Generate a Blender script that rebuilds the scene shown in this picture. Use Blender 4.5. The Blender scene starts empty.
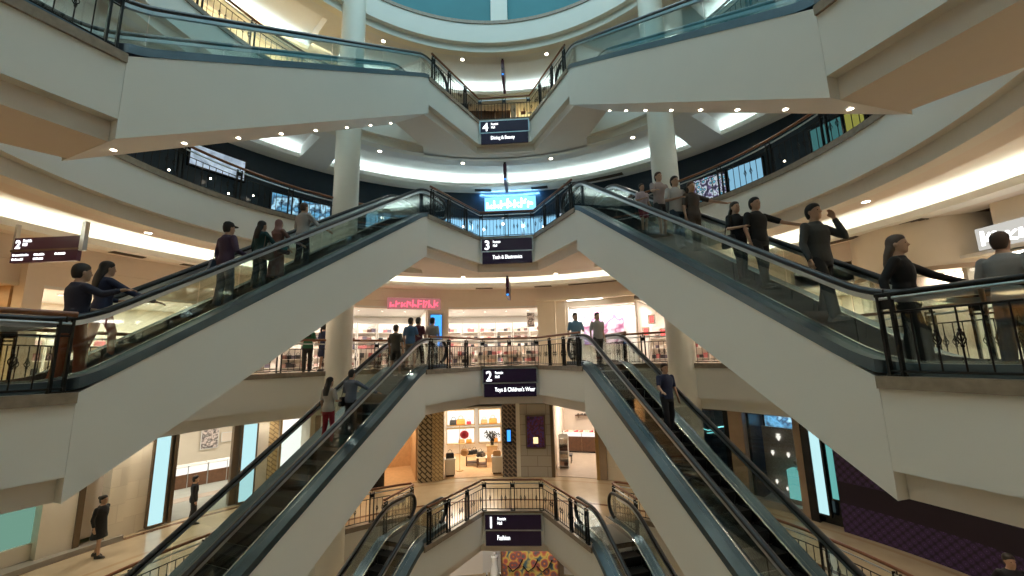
import bpy, bmesh, math, random
from mathutils import Vector, Matrix
random.seed(7)
PI = math.pi
sc = bpy.context.scene
COL = sc.collection
H = 5.5                      # storey height
CY = 8.6                     # centre of the round atrium is (0, CY)
RI = 8.87                    # inner radius of the ring floors
SL = 5.5 / 8.68              # escalator slope
EL = 8.68                    # escalator run between landing corners
DX, DY = 0.335, -0.942       # direction of the escalators, far landing -> near landing (right-hand side)
NX, NY = 0.942, 0.335        # outward normal (right-hand side)
FAR, NEAR = (2.64, 13.9), (5.55, 5.72)
EW = 1.75                    # escalator width

# ------------------------------------------------------------------ materials
MATS = {}
def nodes(name):
    m = bpy.data.materials.new(name); m.use_nodes = True
    nt = m.node_tree; nt.nodes.clear()
    o = nt.nodes.new('ShaderNodeOutputMaterial')
    MATS[name] = m
    return m, nt, o
def pbr(name, col, rough=0.5, metal=0.0, noise=0.06, scale=4.0, emit=None, es=0.0, spec=0.5, bump=0.0):
    m, nt, o = nodes(name)
    b = nt.nodes.new('ShaderNodeBsdfPrincipled')
    nt.links.new(b.outputs[0], o.inputs[0])
    b.inputs['Roughness'].default_value = rough
    b.inputs['Metallic'].default_value = metal
    b.inputs['Specular IOR Level'].default_value = spec
    tc = nt.nodes.new('ShaderNodeTexCoord'); nz = nt.nodes.new('ShaderNodeTexNoise')
    nz.inputs['Scale'].default_value = scale; nz.inputs['Detail'].default_value = 3
    nt.links.new(tc.outputs['Object'], nz.inputs['Vector'])
    mx = nt.nodes.new('ShaderNodeMix'); mx.data_type = 'RGBA'
    c2 = [max(0, c * (1 - noise * 2)) for c in col]; c1 = [min(1, c * (1 + noise)) for c in col]
    mx.inputs[6].default_value = (*c1, 1); mx.inputs[7].default_value = (*c2, 1)
    nt.links.new(nz.outputs['Fac'], mx.inputs[0])
    nt.links.new(mx.outputs[2], b.inputs['Base Color'])
    if bump:
        bp = nt.nodes.new('ShaderNodeBump'); bp.inputs['Strength'].default_value = bump
        nt.links.new(nz.outputs['Fac'], bp.inputs['Height']); nt.links.new(bp.outputs[0], b.inputs['Normal'])
    if emit:
        b.inputs['Emission Color'].default_value = (*emit, 1); b.inputs['Emission Strength'].default_value = es
    return m
GK = 0.62
def glow(name, col, s):
    if 'cove' not in name: s *= GK
    m, nt, o = nodes(name)
    e = nt.nodes.new('ShaderNodeEmission'); e.inputs[0].default_value = (*col, 1); e.inputs[1].default_value = s
    nt.links.new(e.outputs[0], o.inputs[0]); return m
def glassmat(name, tint=(0.9, 0.95, 0.93), fac=0.07):
    m, nt, o = nodes(name)
    t = nt.nodes.new('ShaderNodeBsdfTransparent'); t.inputs[0].default_value = (*tint, 1)
    g = nt.nodes.new('ShaderNodeBsdfGlossy'); g.inputs['Roughness'].default_value = 0.03
    lw = nt.nodes.new('ShaderNodeLayerWeight'); lw.inputs[0].default_value = 0.25
    mp = nt.nodes.new('ShaderNodeMapRange'); mp.inputs['To Min'].default_value = fac; mp.inputs['To Max'].default_value = 0.45
    mix = nt.nodes.new('ShaderNodeMixShader')
    nt.links.new(lw.outputs['Fresnel'], mp.inputs['Value']); nt.links.new(mp.outputs[0], mix.inputs[0])
    nt.links.new(t.outputs[0], mix.inputs[1]); nt.links.new(g.outputs[0], mix.inputs[2]); nt.links.new(mix.outputs[0], o.inputs[0])
    return m
pbr('white_paint', (0.84, 0.82, 0.75), 0.62, noise=0.015, scale=1.2)
pbr('ceiling_paint', (0.83, 0.77, 0.70), 0.75, noise=0.015)
pbr('ceiling_pale', (0.80, 0.80, 0.80), 0.75, noise=0.015)
pbr('cove_paint', (0.86, 0.87, 0.82), 0.7, noise=0.01)
pbr('cream', (0.78, 0.71, 0.59), 0.5, noise=0.04, scale=1.5)
pbr('cream_pink', (0.78, 0.69, 0.60), 0.6, noise=0.02)
pbr('column_paint', (0.88, 0.84, 0.73), 0.45, noise=0.015)
pbr('coping_stone', (0.33, 0.26, 0.19), 0.3, noise=0.25, scale=9)
pbr('steel', (0.56, 0.60, 0.63), 0.28, 1.0, noise=0.05, scale=14)
pbr('deck_steel', (0.13, 0.18, 0.22), 0.34, 1.0, noise=0.08, scale=5)
pbr('inner_steel', (0.62, 0.62, 0.60), 0.25, 1.0, noise=0.05)
pbr('dark_iron', (0.018, 0.017, 0.016), 0.4, 0.6, noise=0.1)
pbr('rubber', (0.012, 0.012, 0.014), 0.32, 0.0, noise=0.05, spec=0.6)
pbr('step_metal', (0.045, 0.045, 0.045), 0.45, 0.7, noise=0.2, scale=30)
pbr('plate_metal', (0.16, 0.16, 0.15), 0.4, 0.9, noise=0.1, scale=30)
pbr('wood_rail', (0.26, 0.10, 0.045), 0.28, noise=0.2, scale=12)
pbr('dark_wood', (0.10, 0.045, 0.022), 0.4, noise=0.3, scale=8)
pbr('brown_wood', (0.20, 0.10, 0.055), 0.4, noise=0.25, scale=7)
pbr('warm_wood', (0.56, 0.36, 0.19), 0.4, noise=0.15, scale=6)
pbr('night_wall', (0.010, 0.026, 0.045), 0.3, noise=0.2)
pbr('dark_wall', (0.03, 0.028, 0.03), 0.4, noise=0.2)
pbr('teal_sky_paint', (0.035, 0.23, 0.27), 0.6, noise=0.12, scale=0.6)
pbr('stone_gray', (0.34, 0.31, 0.27), 0.35, noise=0.12, scale=2.5)
pbr('stone_tan', (0.40, 0.30, 0.21), 0.35, noise=0.1, scale=3)
pbr('gold', (0.60, 0.42, 0.18), 0.35, 0.8, noise=0.1)
pbr('bronze', (0.20, 0.15, 0.10), 0.35, 0.8, noise=0.1)
pbr('black_gloss', (0.01, 0.01, 0.012), 0.15, noise=0.05)
pbr('white_gloss', (0.82, 0.82, 0.80), 0.25, noise=0.01)
pbr('shop_white', (0.86, 0.82, 0.76), 0.6, noise=0.01)
pbr('shop_floor', (0.50, 0.42, 0.34), 0.25, noise=0.06)
pbr('carpet_gray', (0.36, 0.37, 0.33), 0.8, noise=0.12, scale=2)
pbr('panel_purple', (0.022, 0.010, 0.030), 0.25, noise=0.1, emit=(0.30, 0.14, 0.45), es=0.006)
pbr('panel_maroon', (0.055, 0.014, 0.035), 0.3, noise=0.1, emit=(0.4, 0.10, 0.25), es=0.010)
glassmat('glass'); glassmat('shop_glass', (0.97, 0.98, 0.97), 0.05)
glow('cove_glow', (0.93, 1.0, 0.89), 5.4)
glow('cove_glow_cool', (0.82, 1.0, 0.98), 6.2)
glow('lamp_warm', (1.0, 0.86, 0.66), 14)
glow('lamp_white', (1.0, 0.95, 0.88), 9)
glow('text_white', (0.92, 0.96, 1.0), 2.6)
glow('lightbox_cyan', (0.60, 0.96, 1.0), 0.72)
glow('lightbox_white', (1.0, 0.98, 0.90), 1.1)
glow('teal_light', (0.25, 0.80, 0.75), 0.42)
glow('dim_teal', (0.10, 0.32, 0.32), 0.35)
glow('dim_yellow', (0.55, 0.55, 0.12), 0.35)
glow('green_glass', (0.36, 0.72, 0.55), 0.34)
glow('blue_screen', (0.05, 0.30, 0.95), 1.5)
glow('sky_screen', (0.30, 0.62, 0.85), 0.6)
glow('blue_wall_light', (0.30, 0.66, 0.95), 0.85)
glow('blue_halo_board', (0.18, 0.50, 0.85), 1.7)
glow('pink_blur_board', (0.80, 0.30, 0.30), 0.42)
glow('white_blur_board', (0.80, 0.78, 0.72), 0.6)
glow('sign_bluewhite', (0.62, 0.86, 1.0), 4.0)
glow('sign_red', (1.0, 0.10, 0.16), 1.7)
glow('sign_white', (0.95, 0.97, 1.0), 3.0)
glow('shop_light', (1.0, 0.95, 0.86), 5.5)
glow('counter_light', (1.0, 0.95, 0.86), 0.95)
glow('warm_light', (1.0, 0.78, 0.40), 1.1)
glow('yellow_light', (0.95, 0.80, 0.35), 0.85)
glow('neon_teal', (0.25, 0.85, 0.90), 1.6)
glow('magenta_lamp', (1.0, 0.14, 0.12), 1.5)

def floor_mat():
    m, nt, o = nodes('marble_floor')
    N = nt.nodes.new; Lk = nt.links.new
    b = N('ShaderNodeBsdfPrincipled'); Lk(b.outputs[0], o.inputs[0]); b.inputs['Roughness'].default_value = 0.18
    tc = N('ShaderNodeTexCoord'); sub = N('ShaderNodeVectorMath'); sub.operation = 'SUBTRACT'; sub.inputs[1].default_value = (0, CY, 0)
    Lk(tc.outputs['Object'], sub.inputs[0])
    mul = N('ShaderNodeVectorMath'); mul.operation = 'MULTIPLY'; mul.inputs[1].default_value = (1, 1, 0); Lk(sub.outputs[0], mul.inputs[0])
    ln = N('ShaderNodeVectorMath'); ln.operation = 'LENGTH'; Lk(mul.outputs[0], ln.inputs[0])
    mr = N('ShaderNodeMapRange'); mr.inputs[1].default_value = 8; mr.inputs[2].default_value = 16; Lk(ln.outputs['Value'], mr.inputs[0])
    cr = N('ShaderNodeValToRGB'); cr.color_ramp.interpolation = 'CONSTANT'
    e = cr.color_ramp.elements; A = (0.62, 0.50, 0.34, 1); B = (0.20, 0.10, 0.05, 1); D = (0.55, 0.40, 0.25, 1)
    e[0].position = 0; e[0].color = D; e[1].position = 0.20; e[1].color = B
    for p, c in ((0.225, A), (0.55, D), (0.57, A), (0.80, B), (0.83, A)):
        q = e.new(p); q.color = c
    Lk(mr.outputs[0], cr.inputs[0])
    nz = N('ShaderNodeTexNoise'); nz.inputs['Scale'].default_value = 1.7; nz.inputs['Detail'].default_value = 6; Lk(tc.outputs['Object'], nz.inputs['Vector'])
    mx = N('ShaderNodeMix'); mx.data_type = 'RGBA'; mx.blend_type = 'MULTIPLY'; mx.inputs[0].default_value = 0.5
    cr2 = N('ShaderNodeValToRGB'); cr2.color_ramp.elements[0].color = (0.6, 0.55, 0.5, 1); cr2.color_ramp.elements[0].position = 0.3
    Lk(nz.outputs['Fac'], cr2.inputs[0]); Lk(cr.outputs[0], mx.inputs[6]); Lk(cr2.outputs[0], mx.inputs[7]); Lk(mx.outputs[2], b.inputs['Base Color'])
floor_mat()
def uv_pattern(name, kind):
    """patterns that live on the unrolled surface of curved walls (UV in metres)"""
    m, nt, o = nodes(name); N = nt.nodes.new; Lk = nt.links.new
    b = N('ShaderNodeBsdfPrincipled'); Lk(b.outputs[0], o.inputs[0]); b.inputs['Roughness'].default_value = 0.5
    tc = N('ShaderNodeTexCoord'); cr = N('ShaderNodeValToRGB'); e = cr.color_ramp.elements
    if kind == 'rosette':                       # purple hoarding: staggered rosettes, a plain band across the middle
        mp = N('ShaderNodeMapping'); mp.inputs['Rotation'].default_value = (0, 0, PI / 4); mp.inputs['Scale'].default_value = (5.6, 5.6, 1)
        Lk(tc.outputs['UV'], mp.inputs[0])
        v = N('ShaderNodeTexVoronoi'); v.inputs['Scale'].default_value = 1; v.inputs['Randomness'].default_value = 0.0; v.voronoi_dimensions = '2D'; Lk(mp.outputs[0], v.inputs['Vector'])
        e[0].position = 0.0; e[0].color = (0.17, 0.085, 0.28, 1); e[1].position = 0.62; e[1].color = (0.012, 0.006, 0.022, 1)
        for p, c in ((0.10, (0.09, 0.045, 0.16, 1)), (0.17, (0.03, 0.014, 0.06, 1)), (0.30, (0.075, 0.036, 0.13, 1)), (0.45, (0.035, 0.016, 0.065, 1))):
            q = e.new(p); q.color = c
        Lk(v.outputs['Distance'], cr.inputs[0])
        sx = N('ShaderNodeSeparateXYZ'); Lk(tc.outputs['UV'], sx.inputs[0])
        r2 = N('ShaderNodeValToRGB'); r2.color_ramp.interpolation = 'CONSTANT'
        f = r2.color_ramp.elements; f[0].position = 0; f[0].color = (0, 0, 0, 1); f[1].position = 0.22; f[1].color = (1, 1, 1, 1)
        q = f.new(0.39); q.color = (0, 0, 0, 1)
        dv = N('ShaderNodeMath'); dv.operation = 'DIVIDE'; dv.inputs[1].default_value = 4.0; Lk(sx.outputs['Y'], dv.inputs[0]); Lk(dv.outputs[0], r2.inputs[0])
        mx = N('ShaderNodeMix'); mx.data_type = 'RGBA'; mx.inputs[7].default_value = (0.014, 0.006, 0.020, 1)
        Lk(r2.outputs[0], mx.inputs[0]); Lk(cr.outputs[0], mx.inputs[6]); Lk(mx.outputs[2], b.inputs['Base Color'])
    else:
        c1, c2, s, rot, br = kind
        mp = N('ShaderNodeMapping'); mp.inputs['Rotation'].default_value = (0, 0, rot); mp.inputs['Scale'].default_value = (s, s, 1); Lk(tc.outputs['UV'], mp.inputs[0])
        t = N('ShaderNodeTexBrick'); t.inputs['Scale'].default_value = 1; t.inputs['Color1'].default_value = (*c1, 1); t.inputs['Color2'].default_value = (*[c * 0.85 for c in c1], 1)
        t.inputs['Mortar'].default_value = (*c2, 1); t.inputs['Mortar Size'].default_value = br; t.inputs['Brick Width'].default_value = 0.5; t.inputs['Row Height'].default_value = 0.25
        Lk(mp.outputs[0], t.inputs['Vector']); Lk(t.outputs['Color'], b.inputs['Base Color'])
uv_pattern('rosette', 'rosette')
uv_pattern('lattice_dark', ((0.46, 0.37, 0.23), (0.06, 0.04, 0.02), 1.4, PI / 4, 0.045))
uv_pattern('lattice_gold', ((0.62, 0.46, 0.24), (0.22, 0.14, 0.06), 1.8, PI / 4, 0.03))
uv_pattern('lattice_black', ((0.05, 0.045, 0.05), (0.26, 0.20, 0.15), 1.6, PI / 4, 0.05))
uv_pattern('stone_block', ((0.80, 0.72, 0.58), (0.68, 0.60, 0.48), 0.42, 0, 0.006))
uv_pattern('stone_slab', ((0.42, 0.39, 0.34), (0.25, 0.22, 0.18), 0.5, 0, 0.008))
def blotch(name, cols, scale, emit=0.0, rough=0.5, wave=False):
    """posters and murals: soft coloured patches from noise, on the object's own coordinates"""
    m, nt, o = nodes(name); N = nt.nodes.new; Lk = nt.links.new
    b = N('ShaderNodeBsdfPrincipled'); Lk(b.outputs[0], o.inputs[0]); b.inputs['Roughness'].default_value = rough
    tc = N('ShaderNodeTexCoord')
    t = N('ShaderNodeTexVoronoi') if wave else N('ShaderNodeTexNoise'); t.inputs['Scale'].default_value = scale
    Lk(tc.outputs['Object'], t.inputs['Vector'])
    cr = N('ShaderNodeValToRGB'); e = cr.color_ramp.elements; n = len(cols)
    lo, hi = (0.0, 0.8) if wave else (0.3, 0.7)
    e[0].position = lo; e[0].color = (*cols[0], 1); e[1].position = hi; e[1].color = (*cols[-1], 1)
    for i, c in enumerate(cols[1:-1], 1):
        q = e.new(lo + (hi - lo) * i / (n - 1)); q.color = (*c, 1)
    Lk(t.outputs['Distance' if wave else 'Fac'], cr.inputs[0]); Lk(cr.outputs[0], b.inputs['Base Color'])
    if emit:
        Lk(cr.outputs[0], b.inputs['Emission Color']); b.inputs['Emission Strength'].default_value = emit * GK
blotch('mural', [(0.45, 0.30, 0.03), (0.25, 0.03, 0.02), (0.04, 0.06, 0.07), (0.28, 0.04, 0.03), (0.40, 0.30, 0.06), (0.02, 0.06, 0.08)], 3.0, 0.0, wave=True)
blotch('picture_purple', [(0.16, 0.05, 0.22), (0.75, 0.6, 0.75), (0.28, 0.08, 0.16), (0.9, 0.8, 0.85), (0.5, 0.35, 0.55)], 1.1, 0.35)
blotch('art_dark', [(0.03, 0.01, 0.03), (0.03, 0.03, 0.15), (0.10, 0.015, 0.03), (0.02, 0.01, 0.02)], 9.0, 0.15, wave=True)
blotch('poster_face', [(0.8, 0.75, 0.7), (0.05, 0.04, 0.04), (0.7, 0.6, 0.55), (0.1, 0.08, 0.08)], 4.0, 0.1)
blotch('screen_blur', [(0.01, 0.03, 0.06), (0.12, 0.35, 0.55), (0.02, 0.05, 0.10), (0.35, 0.60, 0.75), (0.02, 0.04, 0.06)], 2.0, 0.9)
blotch('screen_mixed', [(0.01, 0.02, 0.05), (0.15, 0.55, 0.75), (0.02, 0.03, 0.06), (0.65, 0.75, 0.8), (0.15, 0.10, 0.25), (0.01, 0.02, 0.04)], 5.0, 0.6, wave=True)
blotch('screen_pale', [(0.10, 0.16, 0.22), (0.55, 0.66, 0.80), (0.30, 0.38, 0.48), (0.65, 0.72, 0.80)], 1.4, 0.6)
blotch('glitter', [(0.45, 0.43, 0.40), (0.24, 0.22, 0.20), (0.6, 0.58, 0.55)], 24, 0.0, 0.3)
def plain(name, c, rough=0.6):
    return MATS.get(name) or pbr(name, c, rough, noise=0.05, scale=9)

# ------------------------------------------------------------------ mesh builder
class MB:
    def __init__(s): s.v = []; s.f = []; s.uv = {}
    def add(s, vs, fs):
        o = len(s.v); s.v += [tuple(v) for v in vs]; s.f += [tuple(i + o for i in f) for f in fs]; return s
    def box(s, a, b):
        x0, y0, z0 = a; x1, y1, z1 = b
        return s.add([(x0,y0,z0),(x1,y0,z0),(x1,y1,z0),(x0,y1,z0),(x0,y0,z1),(x1,y0,z1),(x1,y1,z1),(x0,y1,z1)],
                     [(0,3,2,1),(4,5,6,7),(0,1,5,4),(1,2,6,5),(2,3,7,6),(3,0,4,7)])
    def prism(s, poly, z0, z1):
        n = len(poly)
        return s.add([(x, y, z0) for x, y in poly] + [(x, y, z1) for x, y in poly],
                     [tuple(range(n))[::-1], tuple(range(n, 2 * n))] + [(i, (i+1) % n, (i+1) % n + n, i + n) for i in range(n)])
    def sections(s, secs, close=True):
        """loft through equal-length closed loops of 3D points"""
        n = len(secs[0]); o = len(s.v)
        for q in secs: s.v += [tuple(p) for p in q]
        for k in range(len(secs) - 1):
            for i in range(n):
                a, b = o + k*n + i, o + k*n + (i+1) % n
                s.f.append((a, b, b + n, a + n))
        if close:
            s.f.append(tuple(range(o, o + n))[::-1]); e = o + (len(secs)-1)*n; s.f.append(tuple(range(e, e + n)))
        return s
    def tube(s, pts, r, n=8, squash=None):
        pts = [Vector(p) for p in pts]; secs = []; ref = None
        for i, p in enumerate(pts):
            t = (pts[min(i+1, len(pts)-1)] - pts[max(i-1, 0)]).normalized()
            if ref is None: ref = Vector((0, 0, 1)) if abs(t.z) < 0.9 else Vector((0, 1, 0))
            u = (ref - t * ref.dot(t)).normalized(); w = t.cross(u); ref = u
            rr = r[i] if isinstance(r, (list, tuple)) else r
            ra, rb = (rr, rr) if squash is None else (rr * squash[0], rr * squash[1])
            secs.append([p + u * math.cos(2*PI*k/n) * ra + w * math.sin(2*PI*k/n) * rb for k in range(n)])
        return s.sections(secs)
    def lathe(s, prof, n=16, c=(0, 0)):
        return s.sections([[(c[0] + r*math.cos(2*PI*k/n), c[1] + r*math.sin(2*PI*k/n), z) for k in range(n)] for r, z in prof])
    def ball(s, c, r, n=12, m=8):
        rx, ry, rz = (r, r, r) if not isinstance(r, (list, tuple)) else r
        return s.sections([[(c[0] + rx*math.sin(a)*math.cos(2*PI*k/n), c[1] + ry*math.sin(a)*math.sin(2*PI*k/n), c[2] - rz*math.cos(a)) for k in range(n)]
                           for a in [0.05 + (PI - 0.1) * j / m for j in range(m + 1)]])
    def arc(s, prof, t0, t1, step=2.0, uvR=None):
        """sweep a closed (radius, z) profile round the atrium axis between two bearings (degrees from straight ahead)"""
        k = max(1, int(abs(t1 - t0) / step + 0.5)); ths = [math.radians(t0 + (t1 - t0) * i / k) for i in range(k + 1)]
        o = len(s.v); full = abs(abs(t1 - t0) - 360) < 1e-6
        s.sections([[(r * math.sin(t), CY + r * math.cos(t), z) for r, z in prof] for t in ths], close=not full)
        n = len(prof)
        for i, t in enumerate(ths):
            for j, (r, z) in enumerate(prof): s.uv[o + i*n + j] = (t * (uvR or 13.2), z)
        return s
    def build(s, name, mat, parent=None, loc=None, smooth=False, bevel=0.0):
        me = bpy.data.meshes.new(name); me.from_pydata(s.v, [], s.f); me.update()
        bm = bmesh.new(); bm.from_mesh(me); bmesh.ops.recalc_face_normals(bm, faces=bm.faces)
        if smooth:
            for f in bm.faces: f.smooth = True
        bm.to_mesh(me); bm.free()
        if s.uv:
            u = me.uv_layers.new(name='UVMap')
            for lp in me.loops: u.data[lp.index].uv = s.uv.get(lp.vertex_index, (0, 0))
        if smooth:
            try: me.set_sharp_from_angle(angle=math.radians(42))
            except Exception: pass
        if isinstance(mat, str): mat = MATS[mat]
        me.materials.append(mat)
        return link(name, me, parent, loc, bevel)
def link(name, me, parent=None, loc=None, bevel=0.0):
    o = bpy.data.objects.new(name, me); COL.objects.link(o)
    if parent: o.parent = parent
    if loc: o.location = loc
    if bevel:
        b = o.modifiers.new('edge', 'BEVEL'); b.width = bevel; b.segments = 2; b.limit_method = 'ANGLE'
    return o
def tag(o, label, cat, group=None, kind=None):
    o['label'] = label; o['category'] = cat
    if group: o['group'] = group
    if kind: o['kind'] = kind
    return o
def struct(o): o['kind'] = 'structure'; return o
def empty(name, loc, rz=0.0):
    o = bpy.data.objects.new(name, None); COL.objects.link(o); o.location = loc; o.rotation_euler = (0, 0, rz); o.empty_display_size = 0.2
    return o
KIDS = {}
def copy_tree(o, parent=None):
    c = o.copy(); COL.objects.link(c)
    if parent: c.parent = parent
    for ch in list(o.children): copy_tree(ch, c)
    return c
def pol(th, r, z=0.0):
    t = math.radians(th); return Vector((r * math.sin(t), CY + r * math.cos(t), z))
def rot(th): return -math.radians(th)          # local +y points outwards along bearing th

# ------------------------------------------------------------------ people (built first: their surfaces are fused here)
def bake(mb, name, mat, parent, vox, smooth=4, extra=None):
    me = bpy.data.meshes.new(name); me.from_pydata(mb.v, [], mb.f); me.update()
    bm = bmesh.new(); bm.from_mesh(me); bmesh.ops.recalc_face_normals(bm, faces=bm.faces); bm.to_mesh(me); bm.free()
    o = bpy.data.objects.new(name, me); COL.objects.link(o)
    r = o.modifiers.new('fuse', 'REMESH'); r.mode = 'VOXEL'; r.voxel_size = vox; r.use_smooth_shade = True
    s = o.modifiers.new('soft', 'SMOOTH'); s.factor = 0.5; s.iterations = smooth
    dg = bpy.context.evaluated_depsgraph_get(); ne = bpy.data.meshes.new_from_object(o.evaluated_get(dg))
    o.modifiers.clear(); o.data = ne; ne.name = name; bpy.data.meshes.remove(me)
    ne.materials.clear(); ne.materials.append(MATS[mat] if isinstance(mat, str) else mat)
    o.parent = parent
    return o
def ell(cx, cy, z, rx, ry, n=18):
    return [(cx + rx*math.cos(2*PI*k/n), cy + ry*math.sin(2*PI*k/n), z) for k in range(n)]
def lerp(a, b, t): return Vector(a) * (1 - t) + Vector(b) * t
def limb(mb, pts, rad, n=10, sub=4):
    P, R = [], []
    for i in range(len(pts) - 1):
        for k in range(sub):
            P.append(lerp(pts[i], pts[i+1], k / sub)); R.append(rad[i] + (rad[i+1] - rad[i]) * k / sub)
    P.append(Vector(pts[-1])); R.append(rad[-1]); mb.tube(P, R, n)
    mb.ball(P[0], R[0], 10, 6); mb.ball(P[-1], R[-1], 10, 6)
SKIN = pbr('skin', (0.50, 0.30, 0.20), 0.5, noise=0.05)
ARMS = {   # (elbow, wrist, finger direction) for the right side, in body units of a 1.75 m figure; x right, y ahead
    'down': ((0.27, -0.02, 1.13), (0.29, 0.07, 0.88), (0.02, 0.15, -0.98)),
    'rail': ((0.33, 0.16, 1.17), (0.42, 0.42, 1.08), (0.1, 0.95, -0.25)),
    'reach': ((0.36, 0.24, 1.22), (0.50, 0.52, 1.08), (0.3, 0.9, -0.2)),
    'phone': ((0.30, 0.20, 1.22), (0.16, 0.17, 1.50), (-0.25, -0.1, 0.95)),
    'hold': ((0.28, 0.02, 1.14), (0.16, 0.28, 1.12), (-0.7, 0.6, 0.1)),
    'swing': ((0.27, -0.14, 1.16), (0.30, -0.10, 0.90), (0.05, 0.1, -0.98)),
    'shoulder': ((0.36, 0.12, 1.30), (0.52, 0.30, 1.38), (0.6, 0.75, 0.0)),
}
def person(label, loc, face, h, top, bottom, hair, arms=('down', 'down'), stride=0.0, style='short', ttype='tee', btype='trousers', sleeve=None, vox=0.011, group=None, skin=None, head_turn=0.0, bag=None, cap=None, lift=0.0, shoes=(0.03, 0.025, 0.02)):
    k = h / 1.75
    root = empty('person', loc, math.atan2(-face[0], face[1])); root.scale = (k, k, k)
    tag(root, label, 'person', group)
    fem = style in ('long', 'hijab', 'tail')
    sw = 0.175 if fem else 0.195; hw = 0.10
    # leg joints: stride puts the right foot ahead, the left behind; lift raises the foremost foot (next step)
    legs = {}
    for sd in (1, -1):
        f = stride * sd
        hip = (hw * sd * 0.9, 0, 0.92); up = lift if f > 0 else 0.0
        ank = (hw * sd * 0.95, f, 0.085 + up); kn = (hw * sd, f * 0.5 + 0.035 + abs(up) * 0.25, 0.50 + up * 0.6)
        legs[sd] = (hip, kn, ank)
    body = MB()
    tor = [(0.86, 0.15, 0.105, 0), (0.94, 0.165, 0.12, -0.005), (1.03, 0.145 if fem else 0.155, 0.105, 0.0), (1.12, 0.128 if fem else 0.150, 0.095, 0.005), (1.22, 0.145 if fem else 0.165, 0.112, 0.008), (1.32, sw * 0.94, 0.115, 0.0), (1.40, sw * 0.92, 0.10, -0.01), (1.45, sw * 0.62, 0.075, -0.012), (1.49, 0.065, 0.062, -0.008), (1.56, 0.055, 0.058, 0.008)]
    body.sections([ell(0, y, z, rx, ry) for z, rx, ry, y in tor])
    # head with jaw, brow, nose, ears
    hd = MB(); HC = Vector((0, 0.02, 1.635))
    for z, rx, ry, y in ():
        pass
    hsec = [(1.515, 0.030, 0.035, 0.055), (1.53, 0.048, 0.060, 0.040), (1.56, 0.062, 0.082, 0.025), (1.60, 0.071, 0.094, 0.014), (1.64, 0.076, 0.099, 0.010), (1.68, 0.076, 0.098, 0.006), (1.715, 0.066, 0.086, 0.002), (1.74, 0.045, 0.060, 0.0), (1.752, 0.015, 0.02, 0.0)]
    hd.sections([ell(0, y, z, rx, ry) for z, rx, ry, y in hsec])
    hd.tube([(0, 0.100, 1.645), (0, 0.122, 1.612), (0, 0.104, 1.602)], [0.010, 0.016, 0.012], 8)
    hd.ball((0, 0.096, 1.565), (0.026, 0.012, 0.010), 8, 5)
    for sd in (1, -1): hd.ball((0.077 * sd, 0.0, 1.63), (0.012, 0.022, 0.033), 8, 6)
    ct, st = math.cos(head_turn), math.sin(head_turn)
    turn = lambda p: (p[0]*ct - p[1]*st, p[0]*st + p[1]*ct, p[2])
    hd.v = [turn(p) for p in hd.v]; body.add(hd.v, hd.f)
    for sd in (1, -1):
        hip, kn, ank = legs[sd]
        limb(body, [hip, kn, ank], [0.082, 0.052, 0.036])
        body.sections([[(ank[0] + x, ank[1] + y, ank[2] - 0.085 + z) for x, y, z in
                        [(w, t, 0.012), (w * 0.8, t, hh), (-w * 0.8, t, hh), (-w, t, 0.012)]] for t, w, hh in ((-0.06, 0.03, 0.07), (0.02, 0.036, 0.08), (0.10, 0.042, 0.05), (0.165, 0.03, 0.03))])
    hands = {}
    for i, sd in enumerate((-1, 1)):
        e, w, d = [Vector((p[0] * sd, p[1], p[2])) for p in ARMS[arms[i]]]
        e.x *= sw / 0.195; S = Vector((sw * sd, -0.01, 1.405))
        limb(body, [S, e, w], [0.050, 0.038, 0.026])
        d.normalize(); side = Vector((0, 0, 1)).cross(d)
        if side.length < 0.3: side = Vector((0, 1, 0))
        side.normalize(); nrm = d.cross(side)
        pal = w + d * 0.05
        body.sections([[w + d * q + side * a * wd + nrm * b * 0.013 for a, b in ((-1, -1), (1, -1), (1, 1), (-1, 1))] for q, wd in ((0.0, 0.024), (0.045, 0.038), (0.09, 0.040))])
        for j, ln in enumerate((0.066, 0.076, 0.072, 0.056)):
            b0 = w + d * 0.085 + side * (-0.031 + 0.0207 * j); m1 = b0 + d * ln * 0.55 - nrm * 0.008; m2 = b0 + d * ln * 0.85 - nrm * 0.030
            body.tube([b0 - d * 0.02, b0, m1, m2], [0.009, 0.0095, 0.009, 0.0075], 7)
        t0 = w + d * 0.03 - side * 0.03
        body.tube([t0, t0 - side * 0.022 + d * 0.025 - nrm * 0.01, t0 - side * 0.028 + d * 0.055 - nrm * 0.022], [0.013, 0.011, 0.009], 7)
        hands[sd] = (S, e, w, pal)
    bake(body, 'body', skin or SKIN, root, vox, 3)
    # eyes
    for sd in (1, -1):
        MB().ball(turn((0.031 * sd, 0.094, 1.645)), (0.011, 0.007, 0.008), 8, 6).build('eye', plain('eye_dark', (0.02, 0.015, 0.012), 0.2), root, smooth=True)
    # top
    sl = sleeve if sleeve is not None else (1.0 if ttype in ('long', 'robe') else 0.45)
    g = MB(); inf = 1.10
    low = {'tee': 0.86, 'long': 0.85, 'dress': 0.55, 'robe': 0.12, 'jacket': 0.82}[ttype]
    secs = []
    if ttype in ('dress', 'robe'):
        w0 = 0.25 if ttype == 'robe' else 0.23
        secs += [ell(0, 0, low, w0, w0 * 0.85), ell(0, 0, (low + 0.9) / 2, w0 * 0.86, w0 * 0.70)]
    else: secs += [ell(0, 0, low, 0.178, 0.135)]
    secs += [ell(0, y, z, rx * inf + 0.008, ry * inf + 0.008) for z, rx, ry, y in tor[1:8]] + [ell(0, -0.01, 1.485, 0.085, 0.082)]
    g.sections(secs)
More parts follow.
